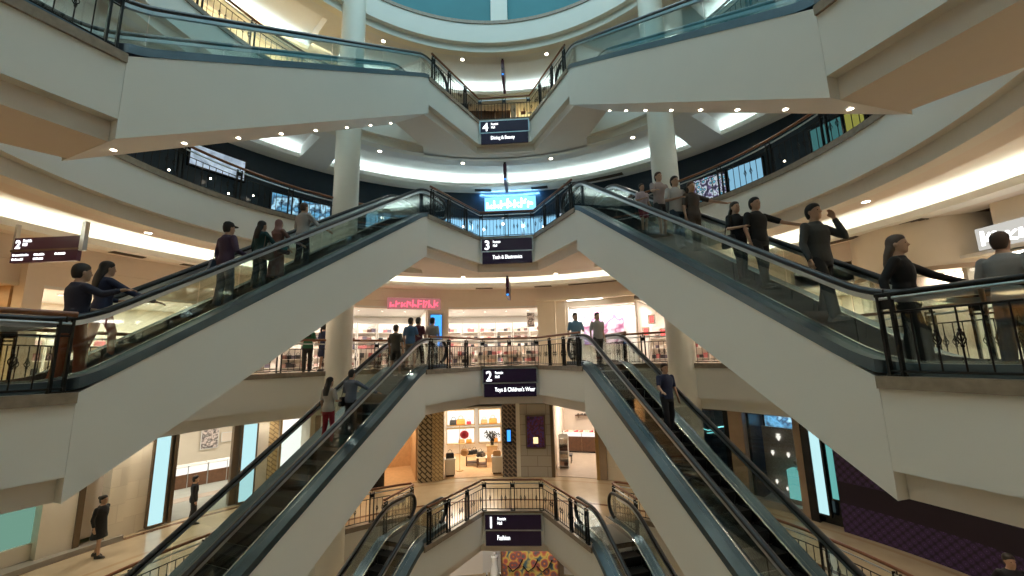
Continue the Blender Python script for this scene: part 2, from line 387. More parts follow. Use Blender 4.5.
    for sd in (1, -1):
        S, e, w, _ = hands[sd]
        if sl > 0.5: limb(g, [S, e, lerp(e, w, (sl - 0.5) * 1.8)], [0.064, 0.052, 0.042])
        elif sl > 0.02: limb(g, [S, lerp(S, e, sl * 1.7)], [0.066, 0.056])
    bake(g, {'tee': 'shirt', 'long': 'shirt', 'dress': 'dress', 'robe': 'robe', 'jacket': 'jacket'}[ttype], plain('cloth_%d_%d_%d' % tuple(int(c * 999) for c in top), top, 0.8), root, 0.013, 4)
    # bottom
    bm_ = plain('cloth_%d_%d_%d' % tuple(int(c * 999) for c in bottom), bottom, 0.8)
    if btype != 'none':
        g = MB()
        g.sections([ell(0, 0, 0.80, 0.165, 0.125), ell(0, 0, 0.88, 0.178, 0.132), ell(0, 0, 1.0, 0.165, 0.12)])
        if btype == 'skirt': g.sections([ell(0, 0, 0.48, 0.20, 0.17), ell(0, 0, 0.7, 0.185, 0.15), ell(0, 0, 0.98, 0.162, 0.118)])
        else:
            for sd in (1, -1):
                hip, kn, ank = legs[sd]
                if btype == 'shorts': limb(g, [hip, lerp(hip, kn, 0.75)], [0.098, 0.085])
                elif btype == 'slim': limb(g, [hip, kn, ank], [0.094, 0.062, 0.048])
                else: limb(g, [hip, kn, ank], [0.100, 0.078, 0.070])
        bake(g, 'skirt' if btype == 'skirt' else 'trousers' if btype != 'shorts' else 'shorts', bm_, root, 0.013, 4)
    # shoes
    for sd in (1, -1):
        a = legs[sd][2]; z = a[2] - 0.085
        q = MB().sections([[(a[0] + x, a[1] + t, z + zz) for x, zz in ((w, 0.0), (w, hh * 0.6), (w * 0.6, hh), (-w * 0.6, hh), (-w, hh * 0.6), (-w, 0.0))]
                           for t, w, hh in ((-0.085, 0.030, 0.07), (-0.05, 0.042, 0.105), (0.03, 0.045, 0.10), (0.10, 0.050, 0.065), (0.16, 0.046, 0.05), (0.195, 0.026, 0.03))])
        q.build('shoe', plain('shoe_%d' % int(sum(shoes) * 999), shoes, 0.5), root, smooth=True)
    # hair / headwear
    hm = plain('hair_%d' % int(hair[0] * 999), hair, 0.55)
    q = MB()
    cap_secs = [(1.545, 0.058, 0.048, -0.040), (1.60, 0.078, 0.074, -0.032), (1.64, 0.086, 0.090, -0.022), (1.68, 0.088, 0.102, -0.010), (1.72, 0.083, 0.100, -0.002), (1.755, 0.064, 0.078, 0.0), (1.778, 0.025, 0.03, 0.0)]
    q.sections([ell(0, y, z, rx, ry) for z, rx, ry, y in cap_secs])
    if style == 'long':
        q.sections([ell(0, y, z, rx, ry) for z, rx, ry, y in ((1.28, 0.085, 0.03, -0.125), (1.40, 0.105, 0.045, -0.115), (1.52, 0.10, 0.06, -0.085), (1.62, 0.088, 0.075, -0.04), (1.70, 0.07, 0.07, -0.02))])
    if style == 'tail':
        q.tube([(0, -0.09, 1.68), (0, -0.15, 1.63), (0, -0.15, 1.50), (0, -0.13, 1.38)], [0.035, 0.04, 0.035, 0.015], 9)
    if style == 'bun': q.ball((0, -0.11, 1.70), 0.05)
    if style == 'hijab':
        q = MB(); q.sections([ell(0, y, z, rx, ry) for z, rx, ry, y in ((1.30, 0.19, 0.13, -0.01), (1.42, 0.17, 0.115, -0.01), (1.49, 0.10, 0.095, -0.012), (1.54, 0.085, 0.085, -0.02), (1.60, 0.088, 0.092, -0.02), (1.66, 0.092, 0.102, -0.012), (1.72, 0.08, 0.092, -0.006), (1.765, 0.03, 0.04, -0.004))])
    q.v = [turn(p) for p in q.v]
    bake(q, 'headscarf' if style == 'hijab' else 'hair', hm, root, 0.011, 4)
    if cap:
        q = MB(); q.sections([ell(0, y, z, rx, ry) for z, rx, ry, y in ((1.685, 0.088, 0.104, -0.002), (1.72, 0.087, 0.102, -0.004), (1.76, 0.066, 0.078, -0.004), (1.782, 0.02, 0.025, -0.004))])
        q.sections([[(x, y, 1.688 + z) for x, y, z in ((-w, t, 0), (w, t, 0), (w, t, 0.012), (-w, t, 0.012))] for t, w in ((0.07, 0.075), (0.13, 0.065), (0.175, 0.035))])
        q.v = [turn(p) for p in q.v]; q.build('cap', plain('cap_cloth', cap, 0.8), root, smooth=True)
    if bag:
        c, kind = bag; bmx = plain('bag_%d' % int(sum(c) * 999), c, 0.5)
        if kind == 'back':
            MB().sections([[(x * w, y0 + 0.02, z) for x, y0 in ((-1, -0.13), (1, -0.13), (0.8, -0.26), (-0.8, -0.26))] for z, w in ((0.98, 0.12), (1.02, 0.15), (1.30, 0.15), (1.40, 0.10))]).build('backpack', bmx, root, smooth=True, bevel=0.02)
        else:
            s = -1 if kind == 'left' else 1
            b = MB(); b.sections([[(s * 0.255 + x, y, z) for x, y in ((-0.05, -w), (0.05, -w), (0.05, w), (-0.05, w))] for z, w in ((0.74, 0.15), (0.80, 0.17), (1.0, 0.13))])
            bo = b.build('handbag', bmx, root, bevel=0.015)
            MB().tube([(s * 0.255, -0.09, 1.0), (s * 0.235, -0.06, 1.2), (s * 0.18, -0.01, 1.46), (s * 0.235, 0.06, 1.2), (s * 0.255, 0.09, 1.0)], 0.009, 6).build('strap', bmx, bo)
    return root
def esc_pt(side, s, t, ztop, dz=0.0):
    s2 = min(max(s, 0), EL)
    return ((FAR[0] + DX * s + NX * t) * side, FAR[1] + DY * s + NY * t, ztop - SL * s2 + dz)
UPL, UPR = (DX, -DY), (-DX, -DY)      # climbing directions of the left and right escalators
DNL, DNR = (-DX, DY), (DX, DY)
BLK = (0.018, 0.016, 0.016); HB = (0.018, 0.012, 0.009); HBR = (0.05, 0.025, 0.015)
G1 = None
def P(*a, **k): return person(*a, **k)
D = 0.03
P('man in a dark navy top at the foot of the left rising escalator', esc_pt(-1, 8.62, 0.58, 11, D), UPL, 1.92, (0.02, 0.022, 0.045), (0.30, 0.08, 0.035), HB, ('hold', 'shoulder'), 0.10, sleeve=0.9, ttype='long', btype='trousers', vox=0.009)
P('long-haired woman in navy and rust-orange trousers near the foot of the left rising escalator', esc_pt(-1, 8.10, 1.12, 11, D), UPL, 1.80, (0.02, 0.03, 0.075), (0.33, 0.09, 0.04), HB, ('hold', 'reach'), 0.16, style='long', ttype='long', btype='slim', vox=0.009, lift=0.1)
P('man in a dark cap, plum shirt and grey jeans standing on the left rising escalator', esc_pt(-1, 6.30, 0.80, 11, D), UPL, 1.88, (0.075, 0.045, 0.085), (0.10, 0.115, 0.13), HB, ('down', 'hold'), 0.05, ttype='long', vox=0.009, cap=(0.02, 0.02, 0.02), bag=((0.05, 0.09, 0.16), 'left'))
P('dark-haired woman in a deep green top and dark trousers on the left rising escalator', esc_pt(-1, 5.52, 0.85, 11, D), UPL, 1.66, (0.014, 0.055, 0.052), (0.03, 0.045, 0.055), HB, ('down', 'rail'), 0.05, style='long', ttype='long', bag=((0.16, 0.12, 0.08), 'right'))
P('woman in a dusty pink headscarf and long pink robe on the left rising escalator', esc_pt(-1, 5.05, 0.90, 11, D), UPL, 1.56, (0.20, 0.10, 0.085), (0.18, 0.09, 0.08), (0.26, 0.12, 0.105), ('rail', 'rail'), 0.02, style='hijab', ttype='robe', btype='none', bag=((0.05, 0.03, 0.03), 'right'))
P('man in a white shirt and black trousers, uppermost rider on the left rising escalator', esc_pt(-1, 4.40, 0.85, 11, D), UPL, 1.79, (0.38, 0.37, 0.36), (0.015, 0.014, 0.014), HBR, ('hold', 'rail'), 0.05, ttype='tee', sleeve=0.9)
P('girl in a pale pink top and red shorts on the right descending escalator', esc_pt(1, 2.75, 0.85, 11, D), DNR, 1.50, (0.55, 0.42, 0.44), (0.28, 0.012, 0.04), HB, ('down', 'hold'), 0.05, style='tail', ttype='tee', btype='shorts')
P('tall man in a pale checked shirt and dark shorts behind the girl in red shorts', esc_pt(1, 3.15, 1.15, 11, D), DNR, 1.96, (0.42, 0.34, 0.33), (0.035, 0.035, 0.04), HBR, ('hold', 'rail'), 0.06, ttype='tee', btype='shorts')
P('man in a white shirt and jeans with a grey backpack on the right descending escalator', esc_pt(1, 4.05, 0.95, 11, D), DNR, 1.98, (0.50, 0.48, 0.46), (0.035, 0.06, 0.09), HB, ('down', 'hold'), 0.08, ttype='tee', bag=((0.16, 0.15, 0.14), 'back'))
P('woman in dark brown reaching ahead along the far handrail of the right escalator', esc_pt(1, 4.25, 1.28, 11, D), DNR, 1.90, (0.09, 0.07, 0.06), (0.10, 0.075, 0.06), HBR, ('reach', 'down'), 0.08, style='long', ttype='tee', btype='slim')
P('woman all in black with a shoulder bag, midway down the right escalator', esc_pt(1, 5.95, 0.85, 11, D), DNR, 1.74, (0.008, 0.008, 0.010), (0.010, 0.010, 0.012), HB, ('down', 'hold'), 0.05, style='long', ttype='jacket', btype='slim', bag=((0.012, 0.012, 0.014), 'right'))
P('man in a black tee shirt stretching one arm along the right escalator handrail', esc_pt(1, 6.20, 1.12, 11, D), DNR, 1.92, (0.010, 0.010, 0.011), (0.035, 0.035, 0.035), HB, ('reach', 'down'), 0.12, ttype='tee', lift=0.0)
P('man in a charcoal shirt and dark trousers with hand to ear on the right escalator', esc_pt(1, 7.42, 1.05, 11, D), DNR, 2.08, (0.055, 0.058, 0.058), (0.016, 0.016, 0.017), HB, ('phone', 'down'), 0.16, ttype='long', vox=0.009)
P('brown-haired woman in a black coat at the foot of the right escalator', esc_pt(1, 8.72, 0.75, 11, D), (0.62, -0.78), 1.90, (0.008, 0.008, 0.009), (0.012, 0.012, 0.013), (0.10, 0.07, 0.055), ('reach', 'swing'), 0.12, style='long', ttype='jacket', sleeve=1.0, vox=0.009)
P('person in a grey top walking away beyond the handrail at the right edge', (6.95, 5.30, 5.53), (0.8, 0.3), 1.72, (0.30, 0.30, 0.30), (0.10, 0.10, 0.11), HBR, ('down', 'swing'), 0.14, ttype='tee', vox=0.012)
P('long-haired woman in a pale top and red trousers low on the middle left escalator', esc_pt(-1, 3.02, 1.10, 5.5, D), UPL, 1.80, (0.42, 0.39, 0.36), (0.28, 0.015, 0.03), HB, ('down', 'hold'), 0.06, style='long', ttype='tee', btype='slim')
P('man in a grey-blue shirt leaning on the handrail beside the woman in red trousers', esc_pt(-1, 2.62, 0.70, 5.5, D), UPL, 1.74, (0.12, 0.15, 0.21), (0.02, 0.022, 0.028), HB, ('hold', 'reach'), 0.06, ttype='long', bag=((0.015, 0.015, 0.018), 'left'))
P('man in an olive tee shirt and shorts stepping off the middle left escalator', esc_pt(-1, 0.35, 1.0, 5.5, D), UPL, 1.74, (0.075, 0.07, 0.055), (0.04, 0.035, 0.03), HBR, ('down', 'down'), 0.14, ttype='tee', btype='shorts', vox=0.013, cap=(0.16, 0.11, 0.07))
P('man in a blue shirt and khaki shorts at the top of the middle left escalator', esc_pt(-1, -0.1, 0.72, 5.5, D), UPL, 1.78, (0.07, 0.16, 0.30), (0.22, 0.17, 0.12), HB, ('down', 'hold'), 0.10, ttype='tee', btype='shorts', vox=0.013)
P('person in a maroon top walking off the middle left escalator onto the landing', esc_pt(-1, -1.0, 1.05, 5.5, D), UPL, 1.88, (0.10, 0.018, 0.03), (0.03, 0.025, 0.025), HB, ('swing', 'down'), 0.16, ttype='tee', vox=0.013)
P('man in a beige shirt and dark trousers on the landing before the blue poster', esc_pt(-1, -1.5, 0.75, 5.5, D), UPL, 1.90, (0.38, 0.34, 0.29), (0.03, 0.028, 0.028), HB, ('down', 'down'), 0.10, ttype='tee', vox=0.013)
P('man in a light blue shirt standing by the head of the middle right escalator', esc_pt(1, -1.75, 0.62, 5.5, D), (0.35, -0.93), 1.94, (0.16, 0.30, 0.42), (0.03, 0.028, 0.03), HB, ('hold', 'down'), 0.04, ttype='tee', vox=0.013)
P('man in a pale grey tee shirt stepping onto the middle right escalator', esc_pt(1, -0.2, 0.72, 5.5, D), DNR, 1.78, (0.46, 0.43, 0.39), (0.075, 0.07, 0.065), HB, ('swing', 'down'), 0.14, ttype='tee', vox=0.013)
P('man in a dark blue shirt riding the middle right escalator', esc_pt(1, 2.80, 1.08, 5.5, D), DNR, 1.84, (0.022, 0.032, 0.085), (0.014, 0.014, 0.02), HBR, ('down', 'rail'), 0.06, ttype='tee')
P('person in a green top behind the second-floor railing, before the shop shelves', (-7.35, 14.85, 5.5), (-0.5, 0.8), 1.75, (0.02, 0.13, 0.06), (0.02, 0.02, 0.02), HB, ('hold', 'hold'), 0.05, style='long', ttype='tee', vox=0.014)
P('woman in a dark navy dress behind the second-floor railing beside the person in green', (-6.95, 15.25, 5.5), (0.3, 0.9), 1.78, (0.025, 0.03, 0.075), (0.02, 0.02, 0.03), HB, ('down', 'hold'), 0.05, style='tail', ttype='dress', btype='none', vox=0.014)
P('woman in a black knee-length dress walking on the beige marble floor by the stone panels', (-12.85, 13.2, 0.0), (1.0, 0.15), 1.80, (0.010, 0.010, 0.010), (0.01, 0.01, 0.01), HB, ('swing', 'down'), 0.12, style='bun', ttype='dress', btype='none', sleeve=0.9, vox=0.012)
P('person in black standing at the jewellery shop doorway', (-11.95, 15.75, 0.0), (0.6, 0.5), 1.70, (0.012, 0.012, 0.013), (0.012, 0.012, 0.013), HB, ('down', 'down'), 0.06, ttype='long', vox=0.014)
P('dark-haired person in black passing the purple patterned hoarding', (10.45, 9.6, 0.0), (-0.2, -1.0), 1.72, (0.012, 0.010, 0.014), (0.012, 0.012, 0.014), HB, ('down', 'swing'), 0.14, style='short', ttype='long', vox=0.013)

# ------------------------------------------------------------------ the building
def arcS(name, prof, t0, t1, mat, step=2.0, smooth=True):
    return struct(MB().arc(prof, t0, t1, step).build(name, mat, smooth=smooth))
def ringbox(name, r0, r1, z0, z1, t0, t1, mat, step=2.0):
    return arcS(name, [(r0, z0), (r1, z0), (r1, z1), (r0, z1)], t0, t1, mat, step)
ringbox('floor', 0.02, 24, -H - 0.3, -H, -180, 180, 'marble_floor', 3)
for n in range(1, 6):
    z = H * (n - 1)
    ringbox('floor', RI, 24, z - 0.5, z, -180, 180, 'marble_floor', 3)
    arcS('trim_1', [(RI - 0.02, z - 0.14), (RI - 0.02, z - 1.15), (9.06, z - 1.15), (9.06, z - 1.5), (9.4, z - 1.5), (9.4, z - 0.51), (RI + 0.02, z - 0.51), (RI + 0.02, z - 0.14)], -180, 180, 'white_paint', 2)
    arcS('trim_2', [(RI - 0.06, z - 0.14), (RI + 0.16, z - 0.14), (RI + 0.16, z + 0.025), (RI - 0.06, z + 0.025)], -180, 180, 'coping_stone', 2)
    cove = [(9.4, z - 0.51), (9.4, z - 1.5), (9.9, z - 1.5), (9.9, z - 1.05), (11.2, z - 0.90), (12.8, z - 0.90), (12.8, z - 1.5), (13.6, z - 1.5), (13.6, z - 0.51)]
    flat = [(9.4, z - 0.51), (9.4, z - 1.5), (13.6, z - 1.5), (13.6, z - 0.51)]
    for a, b in ((-43, 43), (49, 131), (-131, -49), (137, 223)):
        arcS('ceiling', cove, a, b, 'ceiling_paint' if n < 4 else 'ceiling_pale', 2)
        ringbox('trim_3', 12.46, 12.62, z - 1.462, z - 1.44, a + 0.4, b - 0.4, 'cove_glow' if n < 4 else 'cove_glow_cool')
        arcS('trim_4', [(12.3, z - 1.5), (12.82, z - 1.5), (12.82, z - 1.47), (12.36, z - 1.47), (12.36, z - 1.30), (12.3, z - 1.30)], a, b, 'cove_paint')
    for a, b in ((43, 49), (131, 137), (223, 229), (-49, -43)): arcS('ceiling', flat, a, b, 'ceiling_paint' if n < 4 else 'ceiling_pale', 2)
    # landings at the far side and beside the near ends of the escalators
    if n < 5:
        arcp = lambda a, b, k=6, r=RI + 0.3: [tuple(pol(a + (b - a) * i / k, r)[:2]) for i in range(k + 1)]
        far = [(-1.17, 17.0), (-2.64, 13.9), (-4.29, 14.49), (-3.62, 16.75)] + arcp(-23.6, 23.6, 10) + [(3.62, 16.75), (4.29, 14.49), (2.64, 13.9), (1.17, 17.0)]
        polys = [far]
        for s in (1, -1):
            o1 = (NEAR[0] + NX * EW, NEAR[1] + NY * EW)
            nr = [(NEAR[0] * s, NEAR[1]), (o1[0] * s, o1[1])] + [(x * s, y) for x, y in arcp(114.5, 131.5, 5)]
            polys.append(nr)
        for pg in polys:
            cx = sum(p[0] for p in pg) / len(pg); cy = sum(p[1] for p in pg) / len(pg)
            fl_ = len(pg) > 10
            def inset(p, d, pg=pg, fl_=fl_):
                m = len(pg); out = []
                area = sum(pg[i][0]*pg[(i+1) % m][1] - pg[(i+1) % m][0]*pg[i][1] for i in range(m)); sg = 1 if area > 0 else -1
                for i in range(m):
                    a, b, c = Vector(pg[i-1]), Vector(pg[i]), Vector(pg[(i+1) % m])
                    e1, e2 = (b - a).normalized(), (c - b).normalized()
                    n1, n2 = Vector((-e1.y, e1.x)) * sg, Vector((-e2.y, e2.x)) * sg
                    # edges that meet an escalator or the ring stay where they are
                    fixed = lambda k: (k in (1, len(pg) - 3) or 3 <= k <= len(pg) - 5) if fl_ else (k == 0 or k >= 2 and k < m - 1)
                    d1, d2 = (0 if fixed((i - 1) % m) else d), (0 if fixed(i) else d)
                    det = n1.x * n2.y - n1.y * n2.x
                    if abs(det) < 0.05: v = n1 * max(d1, d2, key=abs) if d1 or d2 else Vector((0, 0))
                    else: v = Vector(((d1 * n2.y - d2 * n1.y) / det, (n1.x * d2 - n2.x * d1) / det))
                    out.append(tuple(b + v))
                return out
            struct(MB().prism(pg, z - 1.15, z - 0.14).build('trim_5', 'white_paint'))
            struct(MB().prism(inset(pg, 0.2), z - 1.5, z - 1.15).build('trim_6', 'ceiling_paint'))
            struct(MB().prism(inset(pg, -0.05), z - 0.14, z + 0.02).build('trim_7', 'coping_stone'))
            struct(MB().prism(inset(pg, 0.22), z + 0.02, z + 0.03).build('floor', 'marble_floor'))
# drum above the fifth floor: teal paint stands in for dusk-sky windows; white pilasters
ringbox('wall_back', 9.15, 9.4, H * 4 + 0.03, 29.5, -180, 180, 'teal_sky_paint')
for th in (-78, -1.2, 78): ringbox('trim_8', 8.98, 9.2, H * 4 + 0.03, 29.5, th - 2.6, th + 2.6, 'white_paint')
ringbox('trim_9', 8.95, 9.2, 24.9, 25.1, -180, 180, 'stone_gray')
ringbox('wall_outer', 24, 24.3, -H, 23, -180, 180, 'shop_white', 4)
for s in (-1, 1):
    c = MB(); c.lathe([(0.475, -H), (0.475, H * 4 + 6)], 40, (6.22 * s, 14.97))
    tag(c.build('round_column', 'column_paint', smooth=True), 'tall round cream column rising through the atrium, %s of the signs' % ('left' if s < 0 else 'right'), 'column', kind='thing')

# downlights in the ring ceilings
def downlight(p, label, r=0.085, power=60, group=None, col=(1.0, 0.84, 0.64), lampon=True):
    t = empty('downlight', p); tag(t, label, 'downlight', group)
    MB().lathe([(r, -0.0), (r * 1.35, 0.0), (r * 1.35, -0.015), (r, -0.015), (r, -0.0)], 20).build('trim_ring', 'white_gloss', t, smooth=True)
    MB().lathe([(0.001, -0.006), (r, -0.006), (r, -0.012), (0.001, -0.012)], 20).build('lamp', 'lamp_warm', t)
    if lampon:
        l = bpy.data.lights.new('downlight_lamp', 'SPOT'); l.energy = power; l.color = col; l.spot_size = math.radians(125); l.spot_blend = 0.6; l.shadow_soft_size = 0.09
        o = bpy.data.objects.new('downlight_lamp', l); COL.objects.link(o); o.parent = t; o.location = (0, 0, -0.05)
    return t
ORD = ['first', 'second', 'third', 'fourth', 'fifth']
for n in (2, 3, 4, 5):
    z = H * (n - 1) - 1.5
    for th in (-147, -125, -102, -80, -57.5, -35, -12.5, 12.5, 35, 57.5, 80, 102, 125, 147):
        nm = {2: 'first', 3: 'second', 4: 'third', 5: 'fourth'}[n]
        downlight(pol(th, 9.62, z), 'small warm downlight in the curved ceiling edge over the %s floor' % nm, group='ceiling edge downlights over the %s floor' % nm, power=(58, 48, 30, 14)[n - 2], col=(1.0, 0.88, 0.73) if n < 4 else (1.0, 0.92, 0.82))
for k, th in enumerate((-73, -65.5, -57, -49)):  # added row of lamps, lifts the brightness of the left walls
    downlight(pol(th, 14.15, 3.95), 'small warm downlight added to brighten the left shopfronts', group='downlights added to brighten the left shopfronts', power=55, col=(1.0, 0.90, 0.74))
# slot vents in the outer ceiling
for n in (3, 4):
    for a, b in ((-66, -62), (-9, -5), (5, 9), (62, 67), (-75, -71), (70, 75), (13, 27)):
        z = H * (n - 1) - 1.5
        v = MB().arc([(12.62, z + 0.02), (12.95, z + 0.02), (12.95, z - 0.012), (12.62, z - 0.012)], a, b, 1.0).build('air_vent', 'dark_wall')
        tag(v, 'dark slot air vent in the outer ceiling over the %s floor' % ('second' if n == 3 else 'third'), 'vent', 'slot vents over the %s floor' % ('second' if n == 3 else 'third'))
        for q in (12.70, 12.78, 12.86): MB().arc([(q, z - 0.012), (q + 0.02, z - 0.012), (q + 0.02, z - 0.025), (q, z - 0.025)], a, b, 1.0).build('louver', 'bronze', v)

# ------------------------------------------------------------------ escalators
def zl(s): return -SL * min(max(s, 0), EL)
def zs(s, w=0.38): return sum(zl(s + w * (k - 4) / 4) for k in range(9)) / 9
S0, S1 = -1.65, EL + 1.65
SS = [S0, -1.0, -0.5, -0.3, -0.15, 0, 0.15, 0.3, 0.5] + [0.5 + (EL - 1.0) * k / 6 for k in range(1, 6)] + [EL - 0.5, EL - 0.3, EL - 0.15, EL, EL + 0.15, EL + 0.3, EL + 0.5, EL + 1.0, S1]
def make_escalator(side):
    T = lambda s, t, z: (side * (DX * s + NX * t), DY * s + NY * t, z)
    def strip(mb, ss, t0, t1, a, b, cut=0.0):
        # cut: how far the outer edge steps back along the level ends, behind the balustrade
        def lim(s): c = 0 if 0 <= s <= EL else cut; return (t0 + c, t1) if t0 < EW / 2 else (t0, t1 - c)
        return mb.sections([[T(s, t, zs(s) + q) for t, q in ((lim(s)[0], a), (lim(s)[1], a), (lim(s)[1], b), (lim(s)[0], b))] for s in ss])
    root = empty('escalator', (FAR[0] * side, FAR[1], 0))
    m = MB()
    for t0, t1, za in ((0, 0.34, 0), (EW - 0.34, EW, 0), (0.32, EW - 0.32, -0.6)):
        m.sections([[T(s, t, zl(s) + q) for t, q in ((t0, -1.5), (t1, -1.5), (t1, za), (t0, za))] for s in (0.0, EL)])
    m.build('casing', 'white_paint', root)
    for t0, t1 in ((-0.012, 0.35), (EW - 0.35, EW + 0.012)):
        strip(MB(), SS, t0, t1, 0.0, 0.17, 0.15).build('decking', 'deck_steel', root)
    for t0, t1 in ((0.34, 0.385), (EW - 0.385, EW - 0.34)):
        strip(MB(), SS, t0, t1, -0.25, 0.20).build('skirt_panel', 'inner_steel', root)
    br = [S0 + 0.15, 0.3] + [0.3 + (EL - 0.6) * k / 4 for k in range(1, 5)] + [S1 - 0.15]
    for tc in (0.22, EW - 0.22):
        for a, b in zip(br[:-1], br[1:]):
            ss = [a + 0.012] + [s for s in SS if a + 0.05 < s < b - 0.05] + [b - 0.012]
            strip(MB(), ss, tc - 0.007, tc + 0.007, 0.17, 1.0).build('glass_panel', 'glass', root)
        strip(MB(), SS[1:-1], tc - 0.035, tc + 0.035, 0.94, 1.02).build('handrail_guide', 'steel', root)
        path = [(S0 + 0.42 - 0.40 * math.cos(a), 0.655 + 0.40 * math.sin(a)) for a in [math.radians(-80 + 10 * k) for k in range(0, 17)]]
        path += [(s, zs(s) + 1.06) for s in SS if S0 + 0.5 < s < S1 - 0.5]
        path += [(S1 - 0.42 + 0.40 * math.sin(a), -5.5 + 0.655 + 0.40 * math.cos(a)) for a in [math.radians(10 * k) for k in range(0, 18)]]
        MB().tube([T(s, tc, z) for s, z in path], 0.062, 12, (0.85, 1.0)).build('handrail', 'rubber', root, smooth=True)
    for a, b in ((S0 + 0.3, 0.08), (EL - 0.08, S1 - 0.3)):
        zz = 0.045 if a < 1 else -5.5 + 0.045
        MB().sections([[T(s, t, zz + q) for t, q in ((0.37, -0.03), (EW - 0.37, -0.03), (EW - 0.37, 0.0), (0.37, 0.0))] for s in (a, b)]).build('comb_plate', 'plate_metal', root)
    # one moving step: tread with a cleated nose and a curved riser
    q = MB()
    for k in range(18):
        ta = 0.395 + (EW - 0.79) * k / 18
        q.sections([[T(s, t, z) for t, z in ((ta, -0.035), (ta + 0.031, -0.035), (ta + 0.031, 0.0), (ta, 0.0))] for s in (-0.2, 0.2)])
    q.sections([[T(s, t, z) for t in (0.395, EW - 0.395) for z in ((za, zb) if t < 1 else (zb, za))] for s, za, zb in ((-0.2, -0.05, -0.02), (0.195, -0.05, -0.02))])
    q.sections([[T(0.2 - 0.05 * u * u, t, -0.28 * u) for t in (0.395, EW - 0.395)] + [T(0.185 - 0.05 * u * u, t, -0.28 * u) for t in (EW - 0.395, 0.395)] for u in (0, 0.33, 0.66, 1.0)])
    st = q.build('step', 'step_metal', root)
    first = True
    for k in range(21):
        s = 0.36 + 0.4 * k
        if s > EL - 0.1: break
        o = st if first else st.copy()
        if not first: COL.objects.link(o); o.parent = root
        first = False
        o.location = T(s, 0, zs(s) + 0.06); o.location = (side * DX * s, DY * s, zs(s) + 0.06)
    return root
esc_words = {4: 'topmost', 3: 'second from top', 2: 'third from top', 1: 'lowest'}
sub = {4: 'underside dotted with small lights', 3: 'carrying most of the riders', 2: 'dark steps showing', 1: 'beside the marble floor'}
protos = {}
for side in (-1, 1):
    pr = make_escalator(side)
    for n in (4, 3, 2, 1):
        o = pr if n == 4 else copy_tree(protos[side])
        if n == 4: protos[side] = pr
        o.location.z = H * (n - 1)
        tag(o, '%s white-sided escalator on the %s, %s' % (esc_words[n], 'left' if side < 0 else 'right', sub[n]), 'escalator', 'crossing escalators')
for side in (-1, 1):      # small lights let into the underside of the top pair
    pr = protos[side]; f = None
    for s, t in ((0.5, 1.35), (1.6, 1.3), (2.7, 1.25), (3.9, 1.2), (5.0, 1.15), (6.1, 1.1), (7.2, 1.05), (8.3, 1.0)):
        if f is None:
            f = MB().lathe([(0.05, 0), (0.075, 0), (0.075, -0.02), (0.05, -0.02), (0.05, 0)], 14).build('soffit_light', 'white_gloss', pr, smooth=True)
            MB().lathe([(0.001, -0.03), (0.05, -0.02), (0.05, -0.005), (0.001, -0.005)], 14).build('lamp', 'lamp_warm', f)
            o = f
        else: o = copy_tree(f, pr)
        o.location = (side * (DX * s + NX * t), DY * s + NY * t, zl(s) - 1.50); o.rotation_euler = (0, 0, 0)

